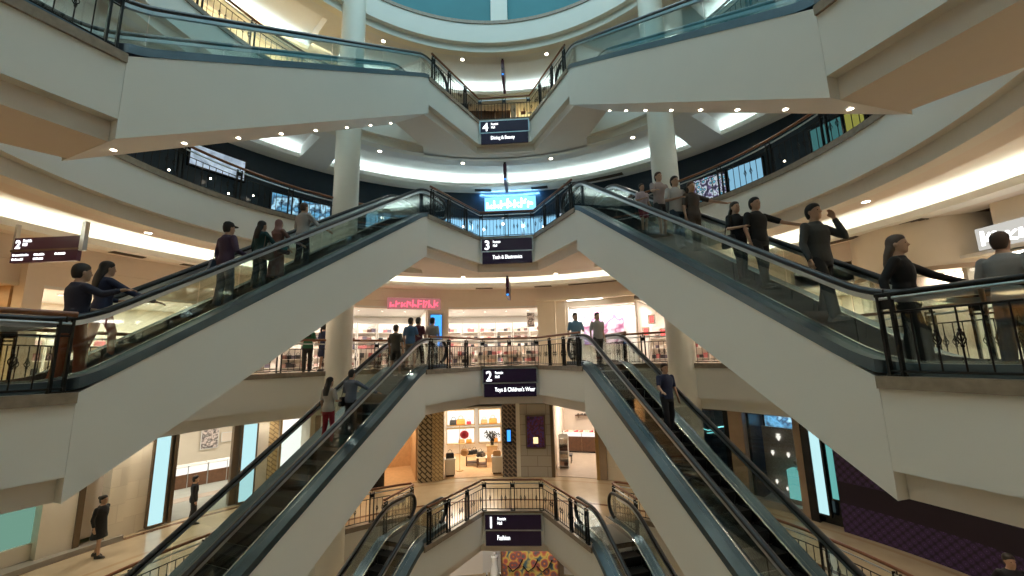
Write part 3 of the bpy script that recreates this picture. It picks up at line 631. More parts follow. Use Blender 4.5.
# ------------------------------------------------------------------ balustrades
def baluster_mesh(knot):
    q = MB(); q.tube([(0, 0, 0.06), (0, 0, 0.80)], 0.0095, 6)
    if knot:
        for k in range(4):
            a = k * PI / 2
            q.tube([(0.0, 0, 0.36)] + [(0.042 * math.sin(PI * u) * math.cos(a + u * 2.2), 0.042 * math.sin(PI * u) * math.sin(a + u * 2.2), 0.36 + 0.17 * u) for u in (0.2, 0.4, 0.6, 0.8)] + [(0, 0, 0.53)], 0.007, 5)
        q.ball((0, 0, 0.355), 0.02, 8, 5); q.ball((0, 0, 0.535), 0.02, 8, 5)
    return q
BAL = {}
def balustrade(pts, label, spacing, post_at, group=None, rail=('wood_rail', 1.12, 0.042)):
    """pts: floor points along the run; posts every post_at metres; balusters between"""
    P3 = [Vector(p) for p in pts]; base = P3[0].copy()
    root = empty('balustrade', base); tag(root, label, 'balustrade', group)
    loc = [p - base for p in P3]
    L = [0.0]
    for a, b in zip(loc[:-1], loc[1:]): L.append(L[-1] + (b - a).length)
    def at(d):
        for i in range(len(L) - 1):
            if d <= L[i+1] + 1e-6:
                u = (d - L[i]) / max(L[i+1] - L[i], 1e-9); return loc[i].lerp(loc[i+1], u), (loc[i+1] - loc[i])
        return loc[-1], loc[-1] - loc[-2]
    up = lambda z: [p + Vector((0, 0, z)) for p in loc]
    MB().tube(up(rail[1]), rail[2], 10).build('handrail', rail[0], root, smooth=True)
    MB().tube(up(0.98), 0.022, 8).build('upper_rail', 'steel', root, smooth=True)
    for z in (0.80,): MB().tube(up(z), 0.014, 6).build('middle_rail', 'dark_iron', root)
    MB().tube(up(0.06), 0.016, 6).build('bottom_rail', 'dark_iron', root)
    N = max(1, round(L[-1] / post_at)); first = {}
    def place(key, mk, mat, d):
        p, t = at(d)
        if key not in BAL:
            BAL[key] = mk().build(key[0], mat, root); o = BAL[key]
        else:
            o = BAL[key].copy(); COL.objects.link(o); o.parent = root; o.name = key[0]
        o.location = p; o.rotation_euler = (0, 0, math.atan2(t.y, t.x))
    def post():
        q = MB()
        for x in (-0.07, 0.07): q.box((x - 0.016, -0.03, 0.0), (x + 0.016, 0.03, 1.04))
        q.box((-0.075, -0.012, 0.84), (0.075, 0.012, 0.99)); q.box((-0.095, -0.04, 0.0), (0.095, 0.04, 0.02))
        q.tube([(0, 0, 0.99), (0, 0, 1.10)], 0.014, 6)
        return q
    pd = [L[-1] * k / N for k in range(N + 1)]
    pd[0] += 0.1; pd[-1] -= 0.1
    for d in pd: place(('post', 0), post, 'dark_iron', d)
    k = 0
    d = spacing * 0.6
    while d < L[-1] - 0.05:
        if min(abs(d - x) for x in pd) > 0.11:
            kn = k % 4 in (1, 2)
            place(('baluster', kn), lambda: baluster_mesh(kn), 'dark_iron', d); k += 1
        d += spacing
    return root
NM = {1: 'first', 2: 'second', 3: 'third', 4: 'fourth'}
for n in (1, 2, 3, 4):
    z = H * (n - 1) + 0.02
    for s in (-1, 1):
        w = 'left' if s < 0 else 'right'
        arc = [(pol(a * s, RI + 0.06, z)) for a in range(26, 114, 3)]
        run = [(4.27 * s, 14.75, z), (3.78 * s, 16.45, z)] + arc + [(8.02 * s, 5.05, z), (7.35 * s, 6.25, z)]
        balustrade(run, 'long curved dark iron balustrade round the %s side of the %s floor' % (w, NM[n]), 0.195, 1.75)
    e = 0.06
    ctr = [(2.58, 14.05, z), (1.17, 17.02, z), (-1.17, 17.02, z), (-2.58, 14.05, z)]
    balustrade(ctr, 'V-shaped dark iron balustrade on the landing above the %s sign' % {1: 'lowest', 2: 'second-lowest', 3: 'second-highest', 4: 'topmost'}[n], 0.15, 1.15)
    if n in (2, 3):
        for s in (-1, 1):
            a = Vector((NEAR[0] * s + 0.06 * s, NEAR[1] - 0.1, z)); b = Vector((6.62 * s, 2.75, z))
            balustrade([a, b], 'near dark iron balustrade beside the foot of the %s escalator on the %s floor' % ('left' if s < 0 else 'right', NM[n]), 0.215, 1.5, None, ('dark_iron', 1.03, 0.03) if s > 0 else ('wood_rail', 1.12, 0.042))

# ------------------------------------------------------------------ signs
def text(body, size, parent, loc, mat='text_white', bold=0.01, align='LEFT', wide=0.92):
    c = bpy.data.curves.new('lettering', 'FONT'); c.body = body; c.size = size; c.extrude = 0.004; c.offset = bold * size; c.align_x = align; c.resolution_u = 3
    o = bpy.data.objects.new('text', c); COL.objects.link(o)
    me = bpy.data.meshes.new_from_object(o.evaluated_get(bpy.context.evaluated_depsgraph_get())); bpy.data.objects.remove(o)
    me.name = 'lettering'; me.materials.clear(); me.materials.append(MATS[mat])
    for v in me.vertices: v.co = Vector((v.co.x * wide, -v.co.z, v.co.y))
    return link('lettering', me, parent, loc)
def floor_sign(n, words):
    z = H * (n - 1); t = empty('floor_sign', (0, 16.98, z - 0.66))
    tag(t, 'dark purple lit sign with white numeral %d reading %s' % (n, words), 'sign', 'floor signs on the landings')
    q = MB()
    q.box((-1.13, -0.07, -0.02), (-1.08, 0.0, 0.60)); q.box((1.08, -0.07, -0.02), (1.13, 0.0, 0.60)); q.box((-1.13, -0.07, 0.56), (1.13, 0.0, 0.60)); q.box((-1.13, -0.055, -0.02), (1.13, 0.0, 0.03))
    q.build('frame', 'steel', t)
    MB().box((-1.08, -0.06, 0.03), (1.08, -0.005, 0.56)).build('upper_panel', 'panel_purple', t)
    MB().box((-1.06, -0.06, -0.54), (1.06, -0.005, -0.02)).build('lower_panel', 'panel_purple', t)
    text(str(n), 0.56, t, (-0.98, -0.066, 0.095), bold=0.012)
    text('Fountain', 0.15, t, (-0.60, -0.066, 0.37), bold=0.008, wide=0.62); text('Hall', 0.15, t, (-0.60, -0.066, 0.21), bold=0.008, wide=0.75)
    text(words, 0.235, t, (-0.62, -0.066, -0.33), bold=0.0, wide=0.70)
for n, w in ((4, 'Dining & Beauty'), (3, 'Tech & Electronics'), (2, "Toys & Children's Wear"), (1, 'Fashion')): floor_sign(n, w)
def blade_sign(th, r0, r1, ztop, label, faceside, number=None):
    L = r1 - r0; t = empty('hanging_sign', pol(th, r0, ztop), rot(th)); tag(t, label, 'sign')
    # local y runs outwards from r0
    MB().box((-0.075, 0, -0.52), (0.075, L, -0.10)).build('upper_panel', 'panel_maroon', t)
    MB().box((-0.07, 0.02, -0.92), (0.07, L - 0.02, -0.56)).build('lower_panel', 'panel_maroon', t)
    for y in (0.06, L - 0.06): MB().box((-0.05, y - 0.05, -0.60), (0.05, y + 0.05, 0.0)).build('hanger', 'dark_iron', t)
    return t, L
for n, zt in ((3, 2 * H - 1.5), (4, 3 * H - 1.5), (5, 4 * H - 1.5)):
    t, L = blade_sign(-0.6, 9.5, 11.0, zt, 'slim dark hanging sign seen edge-on under the %s-floor ceiling by the centre' % {3: 'second', 4: 'third', 5: 'fourth'}[n], 1)
    MB().box((-0.05, 0.018, -0.90), (0.05, 0.008, -0.82)).build('lit_edge', 'blue_screen', t)
# the second-floor directory sign on the left
t = empty('directory_sign', (-11.95, 9.27, 8.55)); tag(t, 'maroon hanging directory sign with white numeral 2 under the left cove light', 'sign')
MB().box((0, -0.05, 0.27), (1.75, 0.05, 0.58)).build('upper_panel', 'panel_maroon', t)
MB().box((-0.03, -0.05, -0.06), (1.75, 0.05, 0.23)).build('lower_panel', 'panel_maroon', t)
MB().box((-0.06, -0.06, 0.225), (1.77, 0.06, 0.27)).build('rail', 'bronze', t)
MB().box((1.76, -0.05, 0.20), (1.87, 0.05, 0.95)).build('hanger', 'steel', t); MB().box((-0.06, -0.04, 0.20), (0.0, 0.04, 0.95)).build('hanger', 'steel', t)
text('2', 0.30, t, (0.05, -0.056, 0.31), bold=0.025)
text('Fountain', 0.10, t, (0.25, -0.056, 0.47), bold=0.02, wide=0.65); text('Hall', 0.10, t, (0.25, -0.056, 0.37), bold=0.02, wide=0.75)
q = MB()
for x, zz, ln in ((0.02, 0.11, 0.42), (0.02, 0.0, 0.30), (0.60, 0.11, 0.26), (0.60, 0.0, 0.24), (1.16, 0.11, 0.27)):   # five illegible directory lines
    q.box((x, -0.056, zz), (x + 0.04, -0.05, zz + 0.05)); xx = x + 0.06
    while xx < x + ln: w = random.uniform(0.016, 0.03); q.box((xx, -0.056, zz), (xx + w, -0.05, zz + random.choice((0.035, 0.05)))); xx += w + 0.008
q.build('lettering', 'text_white', t)

# ------------------------------------------------------------------ shopfronts and shops
def side_of(t): return 'left' if t < -40 else 'right' if t > 40 else 'back'
def wall(t0, t1, z0, z1, mat, r=13.2, th=0.22, name=None):
    return ringbox(name or 'wall_' + side_of((t0 + t1) / 2), r, r + th, z0, z1, t0, t1, mat, 1.5)
def radial(t, r0, r1, z0, z1, mat, th=0.1):
    q = MB(); d = pol(t, 1) - Vector((0, CY, 0)); n = Vector((d.y, -d.x, 0)) * th / 2; C = Vector((0, CY, 0))
    a, b = C + d * r0, C + d * r1
    q.prism([tuple((a + n)[:2]), tuple((b + n)[:2]), tuple((b - n)[:2]), tuple((a - n)[:2])], z0, z1)
    return struct(q.build('wall_' + side_of(t), mat))
def area_lamp(p, sx, sy, power, col, rz=0.0):
    l = bpy.data.lights.new('shop_and_added_lamp', 'AREA'); l.shape = 'RECTANGLE'; l.size = sx; l.size_y = sy; l.energy = power * 0.55; l.color = col
    o = bpy.data.objects.new('shop_and_added_lamp', l); COL.objects.link(o); o.location = p; o.rotation_euler = (0, 0, rz)
    return o
def shop(t0, t1, z0, hc, rb, back, ceil, power, col, floor='shop_floor', r0=13.42, lamps=3):
    """room behind a shopfront: floor finish, back wall, side walls, ceiling and its lamps"""
    ringbox('floor', r0 - 0.3, rb, z0 + 0.004, z0 + 0.014, t0, t1, floor)
    wall(t0, t1, z0, z0 + hc, back, rb, 0.1)
    radial(t0, r0, rb, z0, z0 + hc, back); radial(t1, r0, rb, z0, z0 + hc, back)
    ringbox('ceiling', r0 - 0.2, rb + 0.1, z0 + hc, z0 + hc + 0.08, t0, t1, ceil)
    for k in range(lamps):
        th = t0 + (t1 - t0) * (k + 0.5) / lamps
        w = math.radians((t1 - t0) / lamps) * 15 * 0.6
        area_lamp(pol(th, (r0 + rb) / 2, z0 + hc - 0.05), w, (rb - r0) * 0.5, power / lamps, col, rot(th))
def spot_row(n, t0, t1, r, z, what, group):
    for k in range(n):
        th = t0 + (t1 - t0) * (k + 0.5) / n
        t = empty('ceiling_spot', pol(th, r, z)); tag(t, what, 'ceiling light', group)
        MB().lathe([(0.06, 0), (0.075, 0), (0.075, -0.03), (0.06, -0.03), (0.06, 0)], 12).build('rim', 'white_gloss', t, smooth=True)
        MB().lathe([(0.001, -0.01), (0.06, -0.01), (0.06, -0.02), (0.001, -0.02)], 12).build('lamp', 'lamp_white', t)
GOODCOL = [(0.50, 0.16, 0.16), (0.62, 0.42, 0.38), (0.10, 0.05, 0.04), (0.75, 0.70, 0.64), (0.06, 0.06, 0.07), (0.04, 0.035, 0.035), (0.65, 0.45, 0.35), (0.70, 0.60, 0.50), (0.25, 0.12, 0.10), (0.80, 0.76, 0.70), (0.14, 0.12, 0.16)]
_first = {}
def handbag(p, rz, col, label, group, s=1.0, cat='handbag', name='handbag', detail=True):
    t = empty(name, p, rz); t.scale = (s, s, s); tag(t, label, cat, group)
    k = ('bag', col)
    mat = plain('leather_%d_%d_%d' % tuple(int(c * 99) for c in col), col, 0.4)
    if k not in _first:
        a = MB().sections([[(x, y, z) for x, y in ((-w, -d), (w, -d), (w, d), (-w, d))] for z, w, d in ((0, 0.15, 0.06), (0.03, 0.165, 0.07), (0.17, 0.15, 0.05), (0.20, 0.13, 0.03))]).build('bag_body', mat, t, bevel=0.012)
        b = MB().tube([(-0.08, 0, 0.19), (-0.07, 0, 0.28), (0, 0, 0.32), (0.07, 0, 0.28), (0.08, 0, 0.19)], 0.009, 6).build('bag_handle', mat, t, smooth=True)
        _first[k] = (a, b)
    else:
        for o in _first[k]: c = o.copy(); COL.objects.link(c); c.parent = t
    return t
def goods_box(p, rz, size, col, group, label):
    k = ('box', col, size)
    if k not in _first:
        w, d, h = size
        q = MB(); q.box((-w/2, -d/2, 0), (w/2, d/2, h * 0.8)); q.box((-w/2 - 0.006, -d/2 - 0.006, h * 0.8), (w/2 + 0.006, d/2 + 0.006, h))
        o = q.build('shoe_box', plain('goods_%d_%d_%d' % tuple(int(c * 99) for c in col), col, 0.5)); _first[k] = o
    else: o = _first[k].copy(); COL.objects.link(o)
    o.location = p; o.rotation_euler = (0, 0, rz); tag(o, label, 'box', group); return o
def shelf_unit(th, r, z0, w, h, nsh, label, group, mat='shop_white', goods=6, kind='mix', gl='small packaged item on the bright shop shelving', gg='goods on the shop shelves'):
    rz = rot(th); t = empty('display_shelf', pol(th, r, z0), rz); tag(t, label, 'shelf', group)
    MB().box((-w/2, 0.34, 0), (w/2, 0.37, h)).build('back_panel', mat, t)
    for x in (-w/2, w/2 - 0.03): MB().box((x, 0, 0), (x + 0.03, 0.36, h)).build('side_panel', mat, t)
    zs_ = [0.12 + (h - 0.2) * k / nsh for k in range(nsh)]
    f = None
    for zz in zs_:
        if f is None: f = MB().box((-w/2 + 0.03, 0, -0.03), (w/2 - 0.03, 0.34, 0.0)).build('shelf_board', mat, t); o = f
        else: o = f.copy(); COL.objects.link(o); o.parent = t
        o.location = (0, 0, zz)
    base = Vector(pol(th, r, z0)); c, s = math.cos(rz), math.sin(rz)
    for zz in zs_:
        for k in range(goods):
            x = -w/2 + 0.05 + (w - 0.1) * (k + 0.5) / goods; y = 0.14
            p = base + Vector((c * x - s * y, s * x + c * y, zz + 0.001))
            col = random.choice(GOODCOL)
            if kind == 'bags' or (kind == 'mix' and random.random() < 0.4): handbag(p, rz, col, gl, gg, 0.95)
            else: goods_box(p, rz, (min(0.26, w / goods * 0.8), 0.2, random.choice((0.16, 0.24))), col, gg, gl)
    return t
def lightbox(name, t0, t1, z0, z1, r, mat, label, frame='bronze', cat='light panel'):
    tm = (t0 + t1) / 2; w = 2 * r * math.sin(math.radians((t1 - t0) / 2)); rz = rot(tm)
    t = empty(name, pol(tm, r * math.cos(math.radians((t1 - t0) / 2)), z0), rz); tag(t, label, cat)
    q = MB(); h = z1 - z0
    for a, b in (((-w/2 - 0.06, -0.05, -0.06), (-w/2, 0.1, h + 0.06)), ((w/2, -0.05, -0.06), (w/2 + 0.06, 0.1, h + 0.06)), ((-w/2, -0.05, -0.06), (w/2, 0.1, 0)), ((-w/2, -0.05, h), (w/2, 0.1, h + 0.06))): q.box(a, b)
    q.build('frame', frame, t)
    MB().box((-w/2, -0.02, 0), (w/2, 0.08, h)).build('lit_face', mat, t)
    return t
def blurred_letters(name, t0, t1, z0, z1, r, mat, label, n, board=None, cat='sign'):
    """an illuminated shop sign whose lettering cannot be read"""
    tm = (t0 + t1) / 2; w = 2 * r * math.sin(math.radians((t1 - t0) / 2)); rz = rot(tm); h = z1 - z0
    t = empty(name, pol(tm, r - 0.06, z0), rz); tag(t, label, cat)
    MB().box((-w/2 - 0.1, 0.0, -0.06), (w/2 + 0.1, 0.06, h + 0.06)).build('backing_board', board or 'dark_wall', t)  # glowing board imitates the blur and halo round the letters
    rr = random.Random(n)
    for k in range(n):
        x0 = -w/2 + w * k / n + 0.04; x1 = x0 + w / n * 0.72; q = MB(); hh = h * rr.choice((1.0, 0.7, 0.85)); b = w / n * 0.14
        q.tube([(x0, -0.02, b), (x0 + 0.02, -0.02, hh - b)], b, 6)
        for u in range(2): q.tube([(x0 + (x1 - x0) * rr.random() * 0.4, -0.02, hh * rr.uniform(0.1, 0.9)), (x1, -0.02, hh * rr.uniform(0.1, 0.9))], b * 0.8, 6)
        q.build('letter_stroke', mat, t)
    return t

for n in range(0, 6):        # bulkhead above every shopfront
    z = H * (n - 1)
# ---- second floor
z = H
wall(-128, 66, z + 3.35, z + 4.02, 'cream_pink'); wall(80, 128, z + 2.75, z + 4.02, 'cream')
wall(-57, 5.6, z + 2.95, z + 3.36, 'cream_pink', 13.25, 0.15)
shop(-57, -20, z, 2.98, 18, 'shop_white', 'white_gloss', 300, (1.0, 0.93, 0.84), lamps=4)
shop(-15.4, 5.6, z, 2.98, 18, 'shop_white', 'white_gloss', 200, (1.0, 0.93, 0.84), lamps=3)
spot_row(6, -50, -22, 14.6, z + 2.975, 'small round ceiling spot in the bright shop with the red sign', 'spots in the shop under the red sign')
spot_row(4, -14, 5, 14.6, z + 2.975, 'small round ceiling spot in the bright centre shop', 'spots in the centre shop')
wall(-20, -15.4, z, z + 3.36, 'cream_pink', 13.0, 0.5)
lightbox('poster_lightbox', -19.4, -16.9, z + 1.0, z + 2.62, 12.93, 'blue_screen', 'tall glowing blue poster panel on the pink shopfront pier', 'steel', 'poster')
blurred_letters('shop_sign', -28.5, -17.6, z + 2.96, z + 3.42, 12.98, 'sign_red', 'glowing red shop sign with unreadable letters above the bright second-floor shop', 9, 'pink_blur_board')
for k, th in enumerate((-54, -50, -46, -42, -38.2, -34.4, -30.6, -26.8, -23)):
    shelf_unit(th, 16.9, z, 1.05, 2.5, 5, 'white goods shelf at the back of the shop under the red sign', 'shelves of the shop under the red sign', goods=4, gl='small packaged item on the shelves of the shop under the red sign', gg='goods in the shop under the red sign')
for th in (-52, -45, -38, -31, -25): shelf_unit(th, 14.6, z, 1.15, 1.0, 2, 'low goods shelf behind the balustrade in the shop under the red sign', 'low shelves of the shop under the red sign', mat='shop_white', goods=5, kind='mix', gl='goods on the low shelves behind the balustrade, left', gg='goods on the low shelves, left')
for th in (-13.5, -10, -6.5, -3, 0.5, 4): shelf_unit(th, 16.9, z, 0.95, 2.5, 5, 'white goods shelf at the back of the bright centre shop', 'shelves of the centre shop', goods=4, gl='small packaged item on the shelves of the bright centre shop', gg='goods in the centre shop')
for th in (-12, -6.5, -1, 4): shelf_unit(th, 14.7, z, 1.1, 1.0, 2, 'low goods shelf in the bright centre shop over sign 2', 'low shelves of the centre shop', goods=4, gl='goods on the low shelves of the bright centre shop', gg='goods on the low shelves, centre')
wall(5.6, 11.8, z, z + 3.36, 'cream', 13.0, 0.4)
hp = empty('hanging_poster', pol(3.4, 14.2, z + 2.0), rot(3.4)); tag(hp, 'small dark poster hanging inside the bright centre shop', 'poster'); MB().box((-0.2, 0, 0), (0.2, 0.02, 0.75)).build('poster_face', 'poster_face', hp); MB().box((-0.22, -0.01, 0.75), (0.22, 0.03, 0.78)).build('hanging_bar', 'black_gloss', hp); MB().tube([(0, 0.01, 0.78), (0, 0.01, 0.97)], 0.006, 5).build('wire', 'steel', hp)
wall(5.5, 9.6, z, z + 3.3, 'cream', 12.75, 0.3)
ringbox('trim_10', 12.6, 13.0, z + 3.2, z + 3.34, 5.3, 44, 'cream')
wall(11.8, 27, z, z + 2.9, 'white_gloss', 14.0, 0.2); ringbox('ceiling', 13.2, 14.3, z + 2.9, z + 3.36, 11.8, 27, 'cream'); area_lamp(pol(19.4, 13.5, z + 2.88), 3.0, 0.5, 120, (1, 0.97, 0.95), rot(19.4))
wall(11.5, 12.4, z, z + 3.3, 'cream', 13.1, 0.3)
gq = empty('wall_graphic', pol(19.5, 13.9, z + 0.9), rot(19.5)); tag(gq, 'large blurred purple and white picture in the white shop window', 'picture')
MB().box((-1.05, 0, 0), (1.05, 0.03, 1.75)).build('picture_face', 'picture_purple', gq); MB().box((-1.09, 0.01, -0.04), (1.09, 0.05, 1.79)).build('picture_frame', 'white_gloss', gq)
tl = empty('ceiling_light', pol(16.5, 12.75, z + 3.19), rot(16.5)); tag(tl, 'long warm light strip above the white shop window', 'ceiling light'); MB().box((-0.9, -0.12, -0.03), (0.9, 0.1, 0.005)).build('lamp', 'shop_light', tl); MB().box((-0.95, -0.15, -0.015), (0.95, 0.13, 0.008)).build('frame', 'white_gloss', tl)
shop(27, 44, z, 2.98, 18, 'shop_white', 'white_gloss', 150, (1.0, 0.90, 0.80), lamps=2)
for th in (29, 32.5, 36, 39.5, 42.5): shelf_unit(th, 15.6, z, 0.9, 1.8, 3, 'goods shelf in the shop behind the right column', 'shelves of the shop behind the right column', goods=4, gl='small colourful item on the shelves behind the right column', gg='goods in the shop behind the right column')
for k, (th, zz) in enumerate(((29.5, 1.9), (31.5, 1.2), (28.2, 1.3))):
    lightbox('window_lamp', th - 0.45, th + 0.45, z + zz, z + zz + 0.33, 14.0, 'magenta_lamp', ('red glowing panel high in the shop left of the right column', 'red glowing panel low in the shop beside the right column', 'red glowing panel by the white shop window edge')[k], 'white_gloss')
wall(44, 56, z, z + 3.36, 'cream', 13.1, 0.3)
shop(56, 66, z, 2.6, 17, 'cream', 'white_gloss', 90, (1.0, 0.9, 0.75), lamps=1)
# rounded bay on the right
bc = pol(70.5, 14.4)
def bayring(z0, z1, r, mat, name='wall_right', th=0.1):
    q = MB(); N = 28
    q.sections([[(bc.x + rr * math.cos(a), bc.y + rr * math.sin(a), zz) for rr, zz in ((r, z0), (r + th, z0), (r + th, z1), (r, z1))] for a in [2 * PI * k / N for k in range(N + 1)]])
    return struct(q.build(name, mat, smooth=True))
bayring(z + 2.6, z + 4.02, 1.75, 'cream'); bayring(z + 2.5, z + 2.62, 1.80, 'stone_tan', 'trim_11'); bayring(z, z + 0.3, 1.72, 'cream'); bayring(z + 0.3, z + 2.5, 1.74, 'shop_glass', 'window_1', 0.02)
struct(MB().lathe([(0.01, z + 0.015), (1.72, z + 0.015), (1.72, z + 0.02), (0.01, z + 0.02)], 24, (bc.x, bc.y)).build('floor', 'cream_pink'))
struct(MB().lathe([(1.15, z), (1.15, z + 2.5), (1.17, z + 2.5), (1.17, z)], 24, (bc.x + 0.5, bc.y)).build('wall_right', 'cream_pink', smooth=True))
struct(MB().lathe([(0.01, z + 2.52), (1.74, z + 2.52), (1.74, z + 2.56), (0.01, z + 2.56)], 24, (bc.x, bc.y)).build('ceiling', 'white_gloss'))
area_lamp((bc.x - 0.4, bc.y - 0.9, z + 2.5), 0.8, 0.5, 60, (1, 0.85, 0.72))
shop(76, 100, z, 2.75, 17, 'cream', 'white_gloss', 260, (1.0, 0.93, 0.82), lamps=2)
blurred_letters('shop_sign', 79, 88, z + 2.9, z + 3.35, 13.1, 'sign_white', 'white glowing shop sign with unreadable letters on the cream bulkhead, right', 8, 'white_blur_board')
cl = empty('ceiling_light', pol(83.5, 14.0, z + 2.7), rot(83.5)); tag(cl, 'bright white ceiling panel in the shop under the white sign', 'ceiling light'); MB().box((-0.9, -0.5, 0), (0.9, 0.5, 0.03)).build('lamp', 'shop_light', cl); MB().box((-0.95, -0.55, 0.01), (0.95, 0.55, 0.045)).build('frame', 'white_gloss', cl)
for th in (77, 79.5, 83, 87): shelf_unit(th, 14.9, z, 0.9, 1.5, 3, 'dark goods shelf in the shop under the white sign', 'shelves of the shop under the white sign', mat='brown_wood', goods=2, gl='small item on the dark shelves under the white sign', gg='goods in the shop under the white sign')
ch = empty('direction_arrow', pol(79.5, 13.05, z + 1.15), rot(79.5)); tag(ch, 'small white glowing chevron beyond the right balustrade', 'sign'); MB().tube([(-0.09, 0, 0.16), (0.06, 0, 0.0), (-0.09, 0, -0.16)], 0.035, 8).build('chevron', 'sign_white', ch); MB().box((-0.2, 0.04, -0.26), (0.2, 0.08, 0.26)).build('backing_board', 'shop_glass', ch)
# left of the second floor
wall(-128, -57, z + 2.65, z + 3.36, 'cream_pink', 13.25, 0.15)
shop(-110, -82.6, z, 2.66, 17, 'warm_wood', 'cream', 150, (1.0, 0.75, 0.38), lamps=2)
wall(-82.6, -80.8, z, z + 3.36, 'cream_pink', 13.0, 0.4)
shop(-80.6, -57.4, z, 2.66, 17, 'cream', 'white_gloss', 260, (1.0, 0.92, 0.80), lamps=3)
for th in (-79, -76, -73, -70, -67, -64, -61): shelf_unit(th, 15.8, z, 0.9, 1.7, 3, 'cream goods shelf in the shop behind the left riders', 'shelves of the shop behind the left riders', mat='cream', goods=2, gl='small item on the shelves behind the left riders', gg='goods in the shop behind the left riders')
for th in (-85, -88.5, -92): shelf_unit(th, 15.8, z, 1.0, 1.9, 3, 'wooden goods shelf in the warm yellow shop at the far left', 'shelves of the warm yellow shop', mat='warm_wood', goods=2, gl='small item on the shelves of the warm yellow shop', gg='goods in the warm yellow shop')
spot_row(4, -79, -60, 14.2, z + 2.655, 'small ceiling spot in the shop behind the left riders', 'spots behind the left riders')

# ---- first floor, centre
z = 0.0
wall(-42, 128, 3.5, 4.02, 'white_paint'); wall(-128, -42, 3.45, 4.02, 'cream', 13.2)
shop(-34, -21.8, z, 3.4, 16.5, 'warm_wood', 'white_gloss', 110, (1.0, 0.80, 0.55), 'warm_wood', lamps=1)
wall(-31, -28.5, z, 3.5, 'black_gloss', 13.1, 0.3); wall(-42, -33.5, z, 3.5, 'stone_tan', 13.1, 0.3)
wall(-21.7, -18.8, z, 3.5, 'lattice_dark', 12.95, 0.5); wall(-18.8, -16.3, z, 3.5, 'lattice_gold', 13.05, 0.4)
shop(-16.3, -3.4, z, 3.3, 18.5, 'shop_white', 'white_gloss', 230, (1.0, 0.86, 0.66), 'warm_wood', lamps=2)
wall(-3.4, -0.3, z, 3.5, 'lattice_black', 13.0, 0.45)
lightbox('wall_screen', -2.3, -1.5, 1.7, 2.25, 12.94, 'blue_screen', 'small glowing blue screen on the dark lattice pier', 'black_gloss', 'screen')
wall(-0.3, 0.6, z, 3.5, 'white_paint', 13.05, 0.3); wall(0.6, 7.4, z, 3.5, 'stone_slab', 12.95, 0.5)
t = lightbox('framed_artwork', 2.2, 6.0, 1.42, 2.9, 12.88, 'art_dark', 'framed dark patterned artwork on the grey stone pier', 'bronze', 'artwork')
MB().box((-0.12, -0.035, 0.18), (0.12, -0.02, 0.48)).build('candle_motif', 'warm_light', t)
shop(7.6, 17.2, z, 3.4, 20.5, 'cream_pink', 'white_gloss', 150, (1.0, 0.88, 0.74), 'shop_floor', lamps=1)
wall(7.3, 8.1, z, 3.5, 'bronze', 12.95, 0.35); wall(17.0, 17.7, z, 3.5, 'gold', 12.95, 0.35); wall(17.7, 19.2, z, 3.5, 'stone_tan', 13.0, 0.3); wall(19.2, 35, z, 3.5, 'stone_block', 13.1, 0.3)
# bag shop furniture
def niche(th, r, z0, w, h, label, bags):
    rz = rot(th); t = empty('wall_niche', pol(th, r, z0), rz); tag(t, label, 'shelf', 'wall niches of the bag shop')
    q = MB()
    for a, b in (((-w/2, 0, 0), (-w/2 + 0.04, 0.35, h)), ((w/2 - 0.04, 0, 0), (w/2, 0.35, h)), ((-w/2, 0, 0), (w/2, 0.35, 0.04)), ((-w/2, 0, h - 0.04), (w/2, 0.35, h))): q.box(a, b)
    q.build('niche_frame', 'gold', t); MB().box((-w/2 + 0.04, 0.32, 0.04), (w/2 - 0.04, 0.34, h - 0.04)).build('back_panel', 'counter_light', t)
    base = Vector(pol(th, r, z0)); c, s = math.cos(rz), math.sin(rz)
    for x, col, sc_, nm in bags: handbag(base + Vector((c * x - s * 0.16, s * x + c * 0.16, 0.041)), rz, col, nm, None, sc_)
OR = (0.62, 0.25, 0.05); TA = (0.50, 0.28, 0.12); RD = (0.45, 0.03, 0.06); BK = (0.02, 0.02, 0.02)
for i, (th, zz, w, h, bags) in enumerate((
    (-12.0, 1.75, 1.75, 0.95, [(-0.45, BK, 1.5, 'black handbag in the upper lit niche of the bag shop'), (0.0, OR, 1.7, 'tan orange handbag beside the black one in the upper niche'), (0.5, RD, 0.9, 'small red bag in the upper niche of the bag shop')]),
    (-6.3, 1.75, 1.4, 0.95, [(-0.35, TA, 1.3, 'brown handbag in the upper niche nearer the dark pier'), (0.2, OR, 1.6, 'orange handbag in the upper niche nearer the dark pier')]),
    (-12.0, 0.65, 1.75, 0.95, [(0.05, TA, 1.2, 'brown bag in the lower niche of the bag shop'), (0.5, OR, 1.1, 'orange bag in the lower niche of the bag shop')]),
    (-6.3, 0.65, 1.4, 0.95, [(0.3, OR, 1.2, 'orange bag in the lower niche nearer the dark pier')]),
    (-12.0, 2.75, 1.75, 0.5, [(0.4, RD, 1.0, 'red bag on the topmost niche of the bag shop')]),
    (-6.3, 2.75, 1.4, 0.5, [(0.3, OR, 1.2, 'orange bag in the topmost niche nearer the dark pier')]))):
    niche(th, 18.0, zz, w, h, 'gold-framed glowing wall niche of the bag shop, %s' % ('upper left', 'upper right', 'lower left', 'lower right', 'top left', 'top right')[i], bags)
